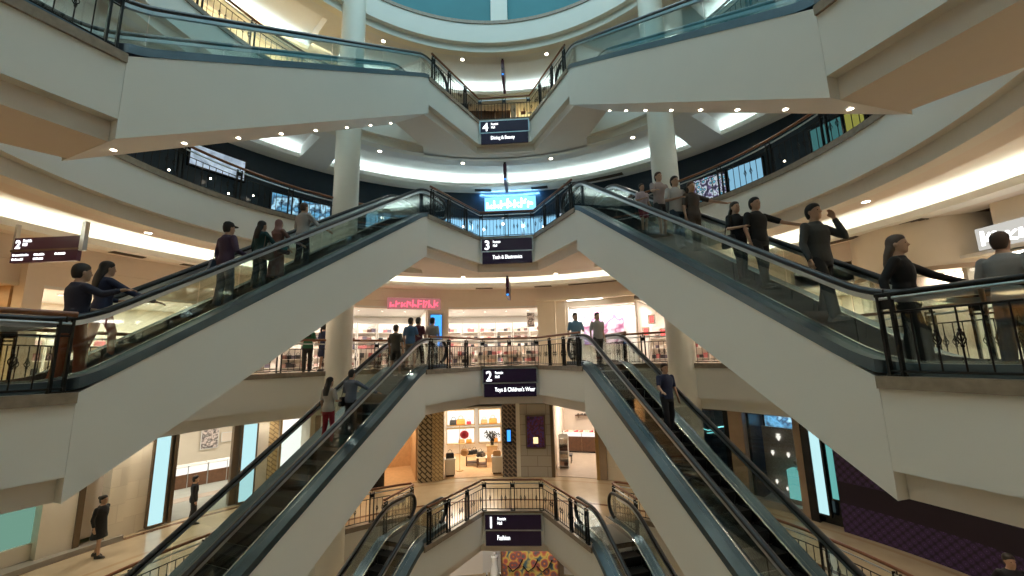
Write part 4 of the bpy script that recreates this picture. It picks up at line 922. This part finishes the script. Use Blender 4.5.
def display_table(p, rz, w, d, h, label, mat='warm_wood', legs='brown_wood'):
    t = empty('display_table', p, rz); tag(t, label, 'table')
    MB().box((-w/2, -d/2, h - 0.05), (w/2, d/2, h)).build('table_top', mat, t, bevel=0.008)
    for x in (-w/2 + 0.05, w/2 - 0.05):
        for y in (-d/2 + 0.05, d/2 - 0.05): MB().box((x - 0.03, y - 0.03, 0), (x + 0.03, y + 0.03, h - 0.05)).build('leg', legs, t)
    MB().box((-w/2 + 0.06, -d/2 + 0.06, 0.12), (w/2 - 0.06, d/2 - 0.06, 0.16)).build('lower_shelf', legs, t)
    return t
display_table(pol(-9.9, 15.6, 0.014), rot(-9.9), 0.75, 0.6, 0.55, 'wooden display table with dark bags in the bag shop', legs='dark_wood')
display_table(pol(-8.0, 15.2, 0.014), rot(-8), 0.6, 0.6, 0.5, 'pale wooden display cube table in the bag shop', 'cream')
for k, (th, r, zz, col, s_) in enumerate(((-10.4, 15.5, 0.565, BK, 1.1), (-9.5, 15.6, 0.565, BK, 1.2), (-8.3, 15.2, 0.515, BK, 1.3), (-7.7, 15.1, 0.515, (0.08, 0.05, 0.03), 1.0))):
    handbag(pol(th, r, zz), rot(th) + 0.3 * k, col, ('black handbag at the outer end of the wooden display table', 'black handbag on the wooden display table near its middle', 'black handbag on the pale display table', 'dark brown handbag on the pale display table')[k], None, s_)
def foliage(p, h, label, pot='white_gloss', colr=(0.05, 0.045, 0.03), n=40, spread=0.3):
    t = empty('dried_plant', p); tag(t, label, 'plant')
    MB().lathe([(0.01, 0), (0.09, 0), (0.13, 0.28), (0.11, 0.28), (0.1, 0.1), (0.01, 0.1)], 14).build('pot', pot, t, smooth=True)
    q = MB()
    for k in range(n):
        a = random.uniform(0, 2 * PI); rr = random.uniform(0.2, 1) * spread; zt = h * random.uniform(0.55, 1)
        q.tube([(0, 0, 0.25), (rr * 0.4 * math.cos(a), rr * 0.4 * math.sin(a), zt * 0.6), (rr * math.cos(a), rr * math.sin(a), zt)], [0.008, 0.007, 0.004], 4)
        q.ball((rr * math.cos(a), rr * math.sin(a), zt), (0.03, 0.03, 0.045), 6, 4)
    q.build('foliage', plain('leaf_%d' % int(colr[0] * 999), colr, 0.7), t)
foliage(pol(-5.8, 16.2, 0.9), 0.75, 'dark bushy arrangement on the tall plinth of the bag shop', 'black_gloss', (0.03, 0.025, 0.02), 70, 0.45)
pl = empty('display_plinth', pol(-5.8, 16.2, 0.014), rot(-5.8)); tag(pl, 'tall wooden plinth carrying the dark bushy arrangement', 'plinth'); MB().box((-0.3, -0.3, 0), (0.3, 0.3, 0.85)).build('plinth_body', 'warm_wood', pl, bevel=0.01); MB().box((-0.33, -0.33, 0.85), (0.33, 0.33, 0.886)).build('plinth_top', 'gold', pl)
for k, th in enumerate((-14.8, -4.7)):
    w_ = ('near the gold lattice pier', 'near the dark lattice pier')[k]
    pl = empty('display_plinth', pol(th, 13.7, 0.014), rot(th)); tag(pl, 'pale glass-fronted plinth at the bag shop entrance %s' % w_, 'plinth')
    MB().box((-0.26, -0.24, 0.08), (0.26, 0.24, 0.80)).build('plinth_body', 'cream', pl, bevel=0.01); MB().box((-0.2, -0.2, 0), (0.2, 0.2, 0.08)).build('plinth_base', 'dark_wood', pl); MB().box((-0.29, -0.27, 0.80), (0.29, 0.27, 0.84)).build('plinth_top', 'white_gloss', pl)
    handbag(pol(th, 13.7, 0.855), rot(th), (BK, TA)[k], ('black bag on the entrance plinth by the gold lattice pier', 'brown bag on the entrance plinth by the dark lattice pier')[k], None, 1.3)
st = empty('bag_stand', pol(-12.6, 14.5, 0.014), rot(-12.6)); tag(st, 'slender gold stand of hanging bags near the bag shop entrance', 'stand')
MB().lathe([(0.01, 0), (0.2, 0), (0.2, 0.03), (0.01, 0.03)], 18).build('base', 'gold', st); MB().tube([(0, 0, 0.03), (0, 0, 2.3)], 0.015, 8).build('pole', 'gold', st)
for zz in (1.35, 2.2): MB().tube([(-0.3, 0, zz), (0.3, 0, zz)], 0.012, 6).build('arm', 'gold', st)
rb = empty('round_bag', pol(-11.6, 14.47, 1.83), rot(-12)); tag(rb, 'round red bag hanging from the gold stand', 'handbag'); MB().ball((0, 0, 0), (0.24, 0.11, 0.22), 18, 12).build('bag_body', plain('leather_red', RD, 0.4), rb, smooth=True); MB().tube([(-0.12, 0, 0.18), (0, 0, 0.37), (0.12, 0, 0.18)], 0.01, 6).build('bag_strap', 'gold', rb)
rb = empty('round_bag', pol(-11.6, 14.47, 0.93), rot(-12)); tag(rb, 'round tan bag hanging low on the gold stand', 'handbag'); MB().ball((0, 0, 0), (0.22, 0.11, 0.20), 18, 12).build('bag_body', plain('leather_tan', TA, 0.4), rb, smooth=True); MB().tube([(-0.12, 0, 0.16), (0, 0, 0.40), (0.12, 0, 0.16)], 0.01, 6).build('bag_strap', 'gold', rb)
# shoe shop
def counter(th, r, w, label, base='dark_wood', d=0.6, h=0.92):
    t = empty('display_counter', pol(th, r, 0.014), rot(th)); tag(t, label, 'counter')
    MB().box((-w/2 + 0.05, -d/2 + 0.05, 0), (w/2 - 0.05, d/2 - 0.05, 0.1)).build('plinth', 'black_gloss', t); MB().box((-w/2, -d/2, 0.1), (w/2, d/2, h - 0.30)).build('base_cabinet', base, t)
    MB().box((-w/2 + 0.02, -d/2 + 0.02, h - 0.30), (w/2 - 0.02, d/2 - 0.02, h - 0.10)).build('lit_case', 'counter_light', t)
    for x in (-w/2 + 0.015, 0, w/2 - 0.015): MB().box((x - 0.015, -d/2 - 0.005, 0.1), (x + 0.015, -d/2 + 0.03, h)).build('case_post', 'bronze', t)
    MB().box((-w/2 - 0.01, -d/2 - 0.01, h - 0.10), (w/2 + 0.01, d/2 + 0.01, h - 0.06)).build('glass_top', 'white_gloss', t)
    return t
def shoe(p, rz, col, label, group=None):
    q = MB().sections([[(x, t, zz) for x, zz in ((w, 0.0), (w, hh * 0.6), (w * 0.6, hh), (-w * 0.6, hh), (-w, hh * 0.6), (-w, 0.0))] for t, w, hh in ((-0.13, 0.030, 0.10), (-0.08, 0.042, 0.12), (0.0, 0.042, 0.09), (0.08, 0.047, 0.055), (0.15, 0.026, 0.03))])
    o = q.build('display_shoe', plain('shoe_leather_%d' % int(sum(col) * 99), col, 0.35), smooth=True); o.location = p; o.rotation_euler = (0, 0, rz); tag(o, label, 'shoe', group); return o
counter(11.6, 18.6, 2.3, 'long dark wood display counter with a lit case in the shoe shop', 'dark_wood', 0.7, 1.25)
for k in range(7): shoe(pol(8.7 + k * 0.95, 18.4, 1.21), rot(11) + PI / 2, [(0.5, 0.2, 0.15), (0.7, 0.6, 0.5), (0.4, 0.05, 0.08)][k % 3], 'small shoe in the row on the lit counter of the shoe shop', 'shoes on the lit counter')
sh = empty('wall_shelf', pol(11.8, 20.1, 2.0), rot(11.8)); tag(sh, 'dark wall shelf of black shoes over the shoe shop counter', 'shelf'); MB().box((-0.6, -0.2, -0.05), (0.6, 0.2, 0)).build('shelf_board', 'dark_wood', sh)
for x in (-0.4, 0.4): MB().box((x - 0.02, -0.1, -0.2), (x + 0.02, 0.2, -0.05)).build('bracket', 'bronze', sh)
for k in range(5): shoe(pol(10.6 + k * 0.62, 20.05, 2.0), rot(11.8) + (PI / 2 if k % 2 else 0.4), BK, 'black shoe on the dark wall shelf of the shoe shop', 'black shoes on the wall shelf')
shelf_unit(9.3, 14.6, 0.014, 0.5, 1.7, 4, 'narrow open shelf of pink and white goods at the shoe shop entrance', None, 'white_gloss', 2, gl='small pink or white item on the narrow entrance shelf', gg='goods on the narrow entrance shelf')
bn = empty('low_bench', pol(9.6, 15.9, 0.014), rot(9)); tag(bn, 'low dark stool inside the shoe shop entrance', 'stool'); MB().box((-0.25, -0.25, 0.35), (0.25, 0.25, 0.45)).build('seat', 'dark_wall', bn, bevel=0.02)
for x, y in ((-0.2, -0.2), (0.2, -0.2), (0.2, 0.2), (-0.2, 0.2)): MB().box((x - 0.02, y - 0.02, 0), (x + 0.02, y + 0.02, 0.35)).build('leg', 'bronze', bn)

# ---- first floor, right
shop(35, 43, z, 3.4, 17.5, 'night_wall', 'dark_wall', 18, (0.5, 0.9, 1.0), 'stone_gray', lamps=1)
wall(35, 35.8, 0, 3.5, 'stone_tan', 13.1, 0.3); wall(43.2, 45.6, 0, 3.5, 'stone_tan', 13.0, 0.4); wall(42.2, 43.2, 0, 3.5, 'black_gloss', 13.1, 0.3)
shop(45.8, 53.4, z, 3.4, 16.5, 'night_wall', 'dark_wall', 26, (0.7, 0.85, 1.0), 'stone_gray', lamps=1)
wall(53.4, 54.6, 0, 3.5, 'stone_tan', 13.0, 0.4); wall(54.6, 55.8, 0, 3.5, 'black_gloss', 12.9, 0.4)
lightbox('light_panel', 56.0, 57.4, 0.35, 3.3, 12.85, 'lightbox_cyan', 'tall pale cyan light panel beside the purple hoarding', 'black_gloss'); lightbox('light_panel', 57.9, 58.8, 0.9, 3.2, 12.95, 'teal_light', 'narrow dimmer teal light panel right of the tall cyan one', 'black_gloss')
wall(55.8, 59.2, 0, 3.5, 'black_gloss', 13.1, 0.25)
hw = MB().arc([(12.75, 0.0), (12.95, 0.0), (12.95, 4.0), (12.75, 4.0)], 59.2, 128, 1.5).build('wall_right', 'rosette', smooth=True); struct(hw)
for k, (th, zz) in enumerate(((37, 2.35), (39, 2.2), (40.8, 2.5))):
    g_ = empty('neon_light', pol(th, 14.6, zz), rot(th)); tag(g_, 'teal neon glow strip in the dark shop window, %s' % ('nearest the marble wall', 'in the middle', 'nearest the stone pier')[k], 'light'); q = MB(); q.tube([(-0.45, 0, 0), (-0.2, 0, 0.06), (0.1, 0, -0.02), (0.4, 0, 0.05)], 0.022, 6); q.build('tube', 'neon_teal', g_); MB().box((-0.5, 0.03, -0.08), (0.5, 0.06, 0.1)).build('backing_board', 'dark_wall', g_)
for k, (a, b) in enumerate(((35.9, 42.2), (45.7, 53.4))):
    w2 = MB().arc([(13.18, 0.25), (13.2, 0.25), (13.2, 3.45), (13.18, 3.45)], a, b, 1.5).build('window_%d' % (k + 2), 'shop_glass'); struct(w2); ringbox('trim_12', 13.05, 13.35, 0, 0.25, a, b, 'stone_gray')
dp = empty('jewel_display', pol(49.0, 14.3, 0.35), rot(49)); tag(dp, 'grey glittering display panel with white jewel shapes in the dark window', 'display'); MB().box((-0.62, 0, 0), (0.62, 0.05, 2.45)).build('panel_face', 'glitter', dp)
for x, zz, r in ((0.0, 2.1, 0.10), (-0.28, 1.45, 0.07), (0.28, 1.45, 0.07), (-0.25, 0.35, 0.06), (0.3, 0.3, 0.05), (0.1, 0.15, 0.05)):
    MB().lathe([(0.005, -r * 1.7), (r * 0.9, 0), (r * 0.4, r * 0.5), (r * 0.8, r), (0.005, r * 1.1)], 12).build('jewel_shape', 'counter_light', dp).location = (x, -0.06, zz)
pd_ = empty('display_plinth', pol(51.8, 14.0, 0.0), rot(51.8)); tag(pd_, 'teal glowing plinth with a dark bust in the dark window', 'plinth'); MB().box((-0.34, -0.25, 0.3), (0.34, 0.25, 1.35)).build('plinth_body', 'teal_light', pd_); MB().box((-0.36, -0.27, 0.0), (0.36, 0.27, 0.3)).build('plinth_base', 'stone_gray', pd_)
bu = MB().lathe([(0.01, 0), (0.10, 0), (0.05, 0.06), (0.16, 0.22), (0.15, 0.32), (0.05, 0.40), (0.045, 0.50), (0.01, 0.52)], 16).build('jewellery_bust', 'glitter', smooth=True); bu.location = pol(51.8, 14.0, 1.352); tag(bu, 'small grey jewellery bust on the teal glowing plinth', 'bust')
sc1 = lightbox('window_screen', 46.5, 52.5, 2.72, 3.3, 14.8, 'screen_blur', 'wide dark blue blurred screen high in the dark window', 'black_gloss', 'screen')

# ---- first floor, left (the front stands further back)
R = 15.0
wall(-128, -42, 3.42, 4.02, 'cream', R, 0.3); ringbox('ceiling', 13.35, R + 0.2, 3.95, 4.01, -128, -42, 'ceiling_paint')
wall(-128, -74.2, 0, 0.62, 'cream', R); wall(-128, -74.2, 2.55, 3.45, 'cream', R)
gw = MB().arc([(R + 0.1, 0.62), (R + 0.14, 0.62), (R + 0.14, 2.55), (R + 0.1, 2.55)], -128, -74.2, 1.5).build('window_4', 'green_glass'); struct(gw)
wall(-74.2, -71.0, 0, 3.45, 'cream', R - 0.25, 0.5); wall(-71.0, -70.4, 0, 3.45, 'bronze', R - 0.3, 0.4); wall(-70.4, -68.2, 0.25, 3.45, 'cream_pink', R + 0.1, 0.1)
wall(-68.2, -66.4, 0, 3.45, 'stone_block', R - 0.45, 0.6); wall(-66.4, -62.9, 0, 3.45, 'stone_block', R - 0.1, 0.3)
ringbox('baseboard_left', R - 0.55, R - 0.02, 0.0, 0.16, -128, -66.3, 'stone_gray')
lightbox('light_panel', -63.3, -61.6, 0.0 + 0.12, 3.25, R - 0.2, 'lightbox_cyan', 'tall pale cyan light panel at the near side of the jewellery shop door')
wall(-62.9, -60.9, 0, 3.45, 'bronze', R, 0.3); radial(-60.6, R - 0.1, R + 1.2, 0, 3.4, 'bronze', 0.12)
lightbox('light_panel', -51.9, -49.9, 0.12, 3.25, R - 0.2, 'lightbox_cyan', 'tall pale cyan light panel at the far side of the jewellery shop door')
wall(-53.0, -49.4, 0, 3.45, 'bronze', R, 0.3); wall(-60.9, -53.0, 3.22, 3.45, 'bronze', R, 0.3)
wall(-49.4, -47.8, 0, 3.45, 'cream', R, 0.3); wall(-47.8, -46.4, 0, 3.45, 'lattice_gold', R - 0.1, 0.4); wall(-46.4, -42, 0, 3.45, 'cream', R, 0.3)
lightbox('light_panel', -45.9, -42.0, 1.2, 3.42, R - 0.15, 'lightbox_white', 'large glowing white panel left of the round column', 'gold')
radial(-42.2, 13.2, 15.2, 0, 3.45, 'stone_block', 0.3)
fl = empty('ceiling_light', pol(-57, R - 0.5, 3.93), rot(-57)); tag(fl, 'long white light strip over the jewellery shop door', 'ceiling light'); MB().box((-1.9, -0.08, 0), (1.9, 0.08, 0.03)).build('lamp', 'shop_light', fl); MB().box((-1.95, -0.11, 0.012), (1.95, 0.11, 0.04)).build('frame', 'white_gloss', fl)
shop(-64, -45, z, 3.3, 22.5, 'cream', 'white_gloss', 190, (1.0, 0.93, 0.82), 'carpet_gray', r0=R + 0.25, lamps=2)
ringbox('floor', 17.3, 18.0, 0.014, 0.02, -64, -45, 'shop_floor')
def glass_counter(th, r, w, label):
    t = empty('jewellery_counter', pol(th, r, 0.02), rot(th)); tag(t, label, 'counter')
    MB().box((-w/2, -0.32, 0), (w/2, 0.32, 0.62)).build('base_cabinet', 'brown_wood', t); MB().box((-w/2 + 0.02, -0.30, 0.62), (w/2 - 0.02, 0.30, 0.95)).build('lit_case', 'counter_light', t)
    for x in (-w/2, 0, w/2): MB().box((x - 0.015, -0.335, 0), (x + 0.015, -0.30, 1.0)).build('case_post', 'steel', t)
    MB().box((-w/2, -0.33, 0.95), (w/2, 0.33, 0.99)).build('glass_top', 'white_gloss', t)
glass_counter(-54.3, 20.0, 1.6, 'wood-based jewellery counter with a white lit case, nearer the door edge'); glass_counter(-49.6, 20.0, 1.6, 'wood-based jewellery counter with a white lit case, beside the far light panel')
for k, th in enumerate((-50.5, -48.4)):
    t = empty('wall_poster', pol(th, 22.3, (1.3, 1.55)[k]), rot(th)); tag(t, ('framed portrait poster on the jewellery shop wall', 'small pale framed picture on the jewellery shop wall')[k], 'poster')
    w_, h_ = ((0.75, 1.0), (0.5, 0.45))[k]
    MB().box((-w_/2, 0, 0), (w_/2, 0.03, h_)).build('poster_face', ('poster_face', 'cream_pink')[k], t); MB().box((-w_/2 - 0.04, 0.01, -0.04), (w_/2 + 0.04, 0.05, h_ + 0.04)).build('poster_frame', 'white_gloss', t)

# ---- third floor: dark shops with screens
z = 2 * H
wall(-128, -34, z, z + 4.02, 'night_wall'); wall(14, 128, z, z + 4.02, 'night_wall'); wall(-34, 14, z + 2.55, z + 4.02, 'night_wall')
shop(-34, 14, z, 3.4, 17, 'white_gloss', 'white_gloss', 10, (0.5, 0.8, 1.0), 'stone_gray', lamps=1)
for k in range(4):
    a = -33 + 11.8 * k
    lightbox('wall_light_panel', a, a + 11.0, z + 0.15, z + 3.2, 15.6, 'blue_wall_light', ('pale blue glowing back panel behind the left escalator head', 'pale blue glowing back panel left of the third-floor sign', 'pale blue glowing back panel right above the sign numbered 3', 'pale blue glowing back panel to the right of the sign numbered 3')[k], 'steel')
blurred_letters('shop_sign', -6.2, 5.4, z + 3.0, z + 3.65, 13.15, 'sign_bluewhite', 'blue-white glowing shop sign with unreadable letters over the third floor', 7, 'blue_halo_board')
for k in range(10): 
    th = -30 + k * 4.6; t = empty('ceiling_spot', pol(th, 13.9 + (k % 3) * 0.5, z + 2.5)); tag(t, 'bright round spot in the blue third-floor shop', 'ceiling light', 'spots of the blue shop'); MB().ball((0, 0, -0.08), 0.075, 10, 6).build('lamp', 'lamp_white', t, smooth=True); MB().lathe([(0.03, -0.02), (0.05, -0.02), (0.05, 0.0), (0.03, 0.0)], 10).build('socket', 'steel', t)
for k, (th, r_) in enumerate(((-9, 14.3), (-3.5, 14.5), (2.5, 14.2), (8, 14.4), (-20, 14.4), (-27, 14.3))):
    display_table(pol(th, r_, z + 0.014), rot(th), 1.1, 0.6, 0.8, 'white gadget table in the blue third-floor shop, %s' % ('left of the sign', 'at the sign, left half', 'at the sign, right half', 'right of the sign', 'behind the left escalator head', 'farthest behind the left escalator')[k], 'white_gloss', 'steel')
for t0, t1, z0_, z1_, m_, lb in ((-66, -57.5, 2.5, 3.35, 'screen_pale', 'wide pale blurred screen hanging in the dark third-floor shopfront, left'), (-52.5, -47.5, 1.0, 2.35, 'screen_blur', 'blue glowing screen behind the left balustrade nearer the side'), (-47.0, -41.5, 1.0, 2.3, 'screen_blur', 'mottled cyan screen behind the left balustrade by the column'),
                             (41.0, 47.3, 1.2, 2.7, 'screen_mixed', 'speckled colourful screen behind the balustrade right of the column'), (48.0, 54.0, 1.3, 2.7, 'sky_screen', 'plain pale blue screen behind the right balustrade'), (62, 66.5, 1.6, 2.9, 'dim_teal', 'dim teal lit window behind the right balustrade'), (67, 69.5, 1.6, 2.9, 'dim_yellow', 'yellow-green lit window behind the right balustrade')):
    lightbox('wall_screen', t0, t1, z + z0_, z + z1_, 13.1, m_, lb, 'black_gloss', 'screen')
for k in range(6):
    th = (-72, -69, -63, -60, -56, 58)[k]; t = empty('ceiling_spot', pol(th, 12.9, z + 1.7 + 0.2 * (k % 3))); tag(t, 'tiny warm lamp against the dark third-floor shopfront', 'ceiling light', 'tiny lamps of the dark shopfront'); MB().ball((0, 0, 0), 0.035, 8, 6).build('lamp', 'lamp_warm', t, smooth=True); MB().tube([(0, 0, 0.03), (0, 0.3, 0.06)], 0.01, 6).build('arm', 'dark_iron', t)
for th in (-22, -11, 0, 11): area_lamp(pol(th, 14.2, z + 3.3), 1.6, 0.5, 60, (0.35, 0.68, 1.0), rot(th))
l = area_lamp(pol(-0.5, 12.85, z + 3.98), 3.2, 0.05, 110, (0.20, 0.55, 1.0), rot(-0.5)); l.rotation_euler = (math.radians(30), 0, rot(-0.5))  # added blue lamp, imitates the shop sign's halo on the wall
# ---- fourth floor: warm cream front
z = 3 * H
wall(-128, -41, z, z + 4.02, 'cream'); wall(-41, -10.5, z, z + 4.02, 'dark_wall'); wall(8, 42, z, z + 4.02, 'stone_gray'); wall(42, 128, z, z + 4.02, 'stone_tan')
shop(-10.5, 8, z, 3.95, 16.5, 'cream', 'cream', 120, (1.0, 0.82, 0.55), 'brown_wood', lamps=1)
for t0, t1 in ((-70, -42.5),):
    lp = MB().arc([(13.05, z + 3.9), (13.15, z + 3.9), (13.15, z + 3.97), (13.05, z + 3.97)], t0, t1, 2).build('wall_light', 'warm_light'); tag(lp, 'warm light strip washing the cream fourth-floor wall', 'light')
for k, th in enumerate((-65, -59, -53, -47)):
    l = area_lamp(pol(th, 11.6, z + 3.9), 1.0, 0.3, 34, (1.0, 0.83, 0.48), rot(th)); l.rotation_euler = (math.radians(40), 0, rot(th))
for k, (th, w, m_) in enumerate(((-7.0, 1.5, 'dark_wood'), (-1.8, 0.9, 'brown_wood'))):
    t = empty('wall_cabinet', pol(th, 13.5, z + 0.014), rot(th)); tag(t, ('tall dark cabinet behind the landing above sign 4', 'reddish brown cabinet behind the landing above sign 4')[k], 'cabinet')
    MB().box((-w/2, 0, 0), (w/2, 0.5, 3.75)).build('carcass', m_, t)
    for x in (-w/4, w/4): d_ = MB().box((x - w/4 + 0.02, -0.03, 0.06), (x + w/4 - 0.02, 0.0, 3.7)).build('door', m_, t); MB().tube([(x, -0.06, 0.8), (x, -0.06, 1.1)], 0.012, 6).build('handle', 'bronze', d_)
shelf_unit(5.0, 13.5, z + 0.014, 1.3, 3.8, 12, 'wide backlit yellow display shelf behind the landing above sign 4', None, 'yellow_light', 3, 'box', gl='small dark item on the backlit yellow shelf', gg='goods on the yellow shelf')
wall(0.4, 1.6, z, z + 3.95, 'white_gloss', 13.3, 0.2)
# ---- fifth floor walls and ground floor
# ---- ground floor: mural shop seen beneath the lowest sign
z = -H
wall(-128, -8, z, z + 4.02, 'shop_white', 15.5, 0.2); wall(8, 128, z, z + 4.02, 'shop_white', 15.5, 0.2)
wall(-10, -3.6, z, z + 4.02, 'white_gloss', 15.6, 0.2)
mu = empty('mural_panel', pol(1.8, 13.6, z), rot(1.8)); tag(mu, 'brightly coloured patchwork mural panel below the sign numbered 1', 'mural'); MB().box((-1.35, 0, 0), (1.35, 0.08, 3.6)).build('mural_face', 'mural', mu); MB().box((-1.45, 0.02, 0), (1.45, 0.12, 3.7)).build('mural_frame', 'dark_wood', mu)
for x in (-0.75, 0.0, 0.7): MB().tube([(x - 0.35, -0.04, 1.2), (x - 0.1, -0.04, 0.95), (x + 0.2, -0.04, 1.15), (x + 0.4, -0.04, 1.5)], 0.03, 6).build('painted_curl', 'black_gloss', mu)
ml = empty('mannequin', pol(-5.6, 14.4, z)); tag(ml, 'pale mannequin bust in a white dress on the ground floor left of the mural', 'mannequin')
MB().lathe([(0.01, 1.45), (0.05, 1.45), (0.06, 1.35), (0.19, 1.3), (0.17, 1.1), (0.13, 0.95), (0.2, 0.75), (0.26, 0.35), (0.25, 0.33), (0.01, 0.33)], 18).build('dress', 'white_gloss', ml, smooth=True); MB().tube([(0, 0, 0.02), (0, 0, 0.4)], 0.02, 8).build('stand', 'black_gloss', ml); MB().lathe([(0.01, 0), (0.2, 0), (0.2, 0.02), (0.01, 0.02)], 16).build('base', 'black_gloss', ml)
for k, th in enumerate((-7.2, -4.4)):
    po = empty('rope_post', pol(th, 13.4, z)); tag(po, ('black rope post on the white ground floor, farther from the mural', 'black rope post on the white ground floor, beside the mural')[k], 'post'); MB().lathe([(0.01, 0), (0.17, 0), (0.17, 0.02), (0.03, 0.05), (0.01, 0.05)], 16).build('base', 'black_gloss', po); MB().tube([(0, 0, 0.04), (0, 0, 0.95)], 0.025, 8).build('pole', 'black_gloss', po); MB().ball((0, 0, 0.98), 0.045, 10, 6).build('knob', 'steel', po)
for th in (-6, 2, 8): area_lamp(pol(th, 12.5, z + 3.9), 1.4, 0.8, 60, (1, 0.95, 0.88), rot(th))

# ------------------------------------------------------------------ daylight, camera, picture settings
w = bpy.data.worlds.new('dusk'); sc.world = w; w.use_nodes = True
bg = w.node_tree.nodes['Background']; bg.inputs[0].default_value = (0.52, 0.76, 0.84, 1); bg.inputs[1].default_value = 1.5
cam = bpy.data.cameras.new('camera'); co = bpy.data.objects.new('camera', cam); COL.objects.link(co); sc.camera = co
F, PITCH, ROLL, YAW = 409.4, 0.1672, 0.0239, 0.0577
cam.sensor_width = 36; cam.sensor_fit = 'HORIZONTAL'; cam.lens = 36 * F / 1024; cam.clip_start = 0.05; cam.clip_end = 200
co.matrix_world = Matrix.Translation((1.1515, 0.0, 5.8698)) @ Matrix.Rotation(YAW, 4, 'Z') @ Matrix.Rotation(PI / 2 + PITCH, 4, 'X') @ Matrix.Rotation(-ROLL, 4, 'Z')
vs = sc.view_settings; vs.view_transform = 'Standard'; vs.look = 'None'; vs.exposure = 1.05; vs.gamma = 1.0; vs.use_curve_mapping = False
sc.cycles.use_denoising = True
try: sc.cycles.denoiser = 'OPENIMAGEDENOISE'
except Exception: pass
sc.cycles.max_bounces = 10; sc.cycles.diffuse_bounces = 7; sc.cycles.glossy_bounces = 3; sc.cycles.transparent_max_bounces = 16; sc.cycles.transmission_bounces = 4
sc.cycles.sample_clamp_indirect = 4.0; sc.cycles.caustics_reflective = False; sc.cycles.caustics_refractive = False
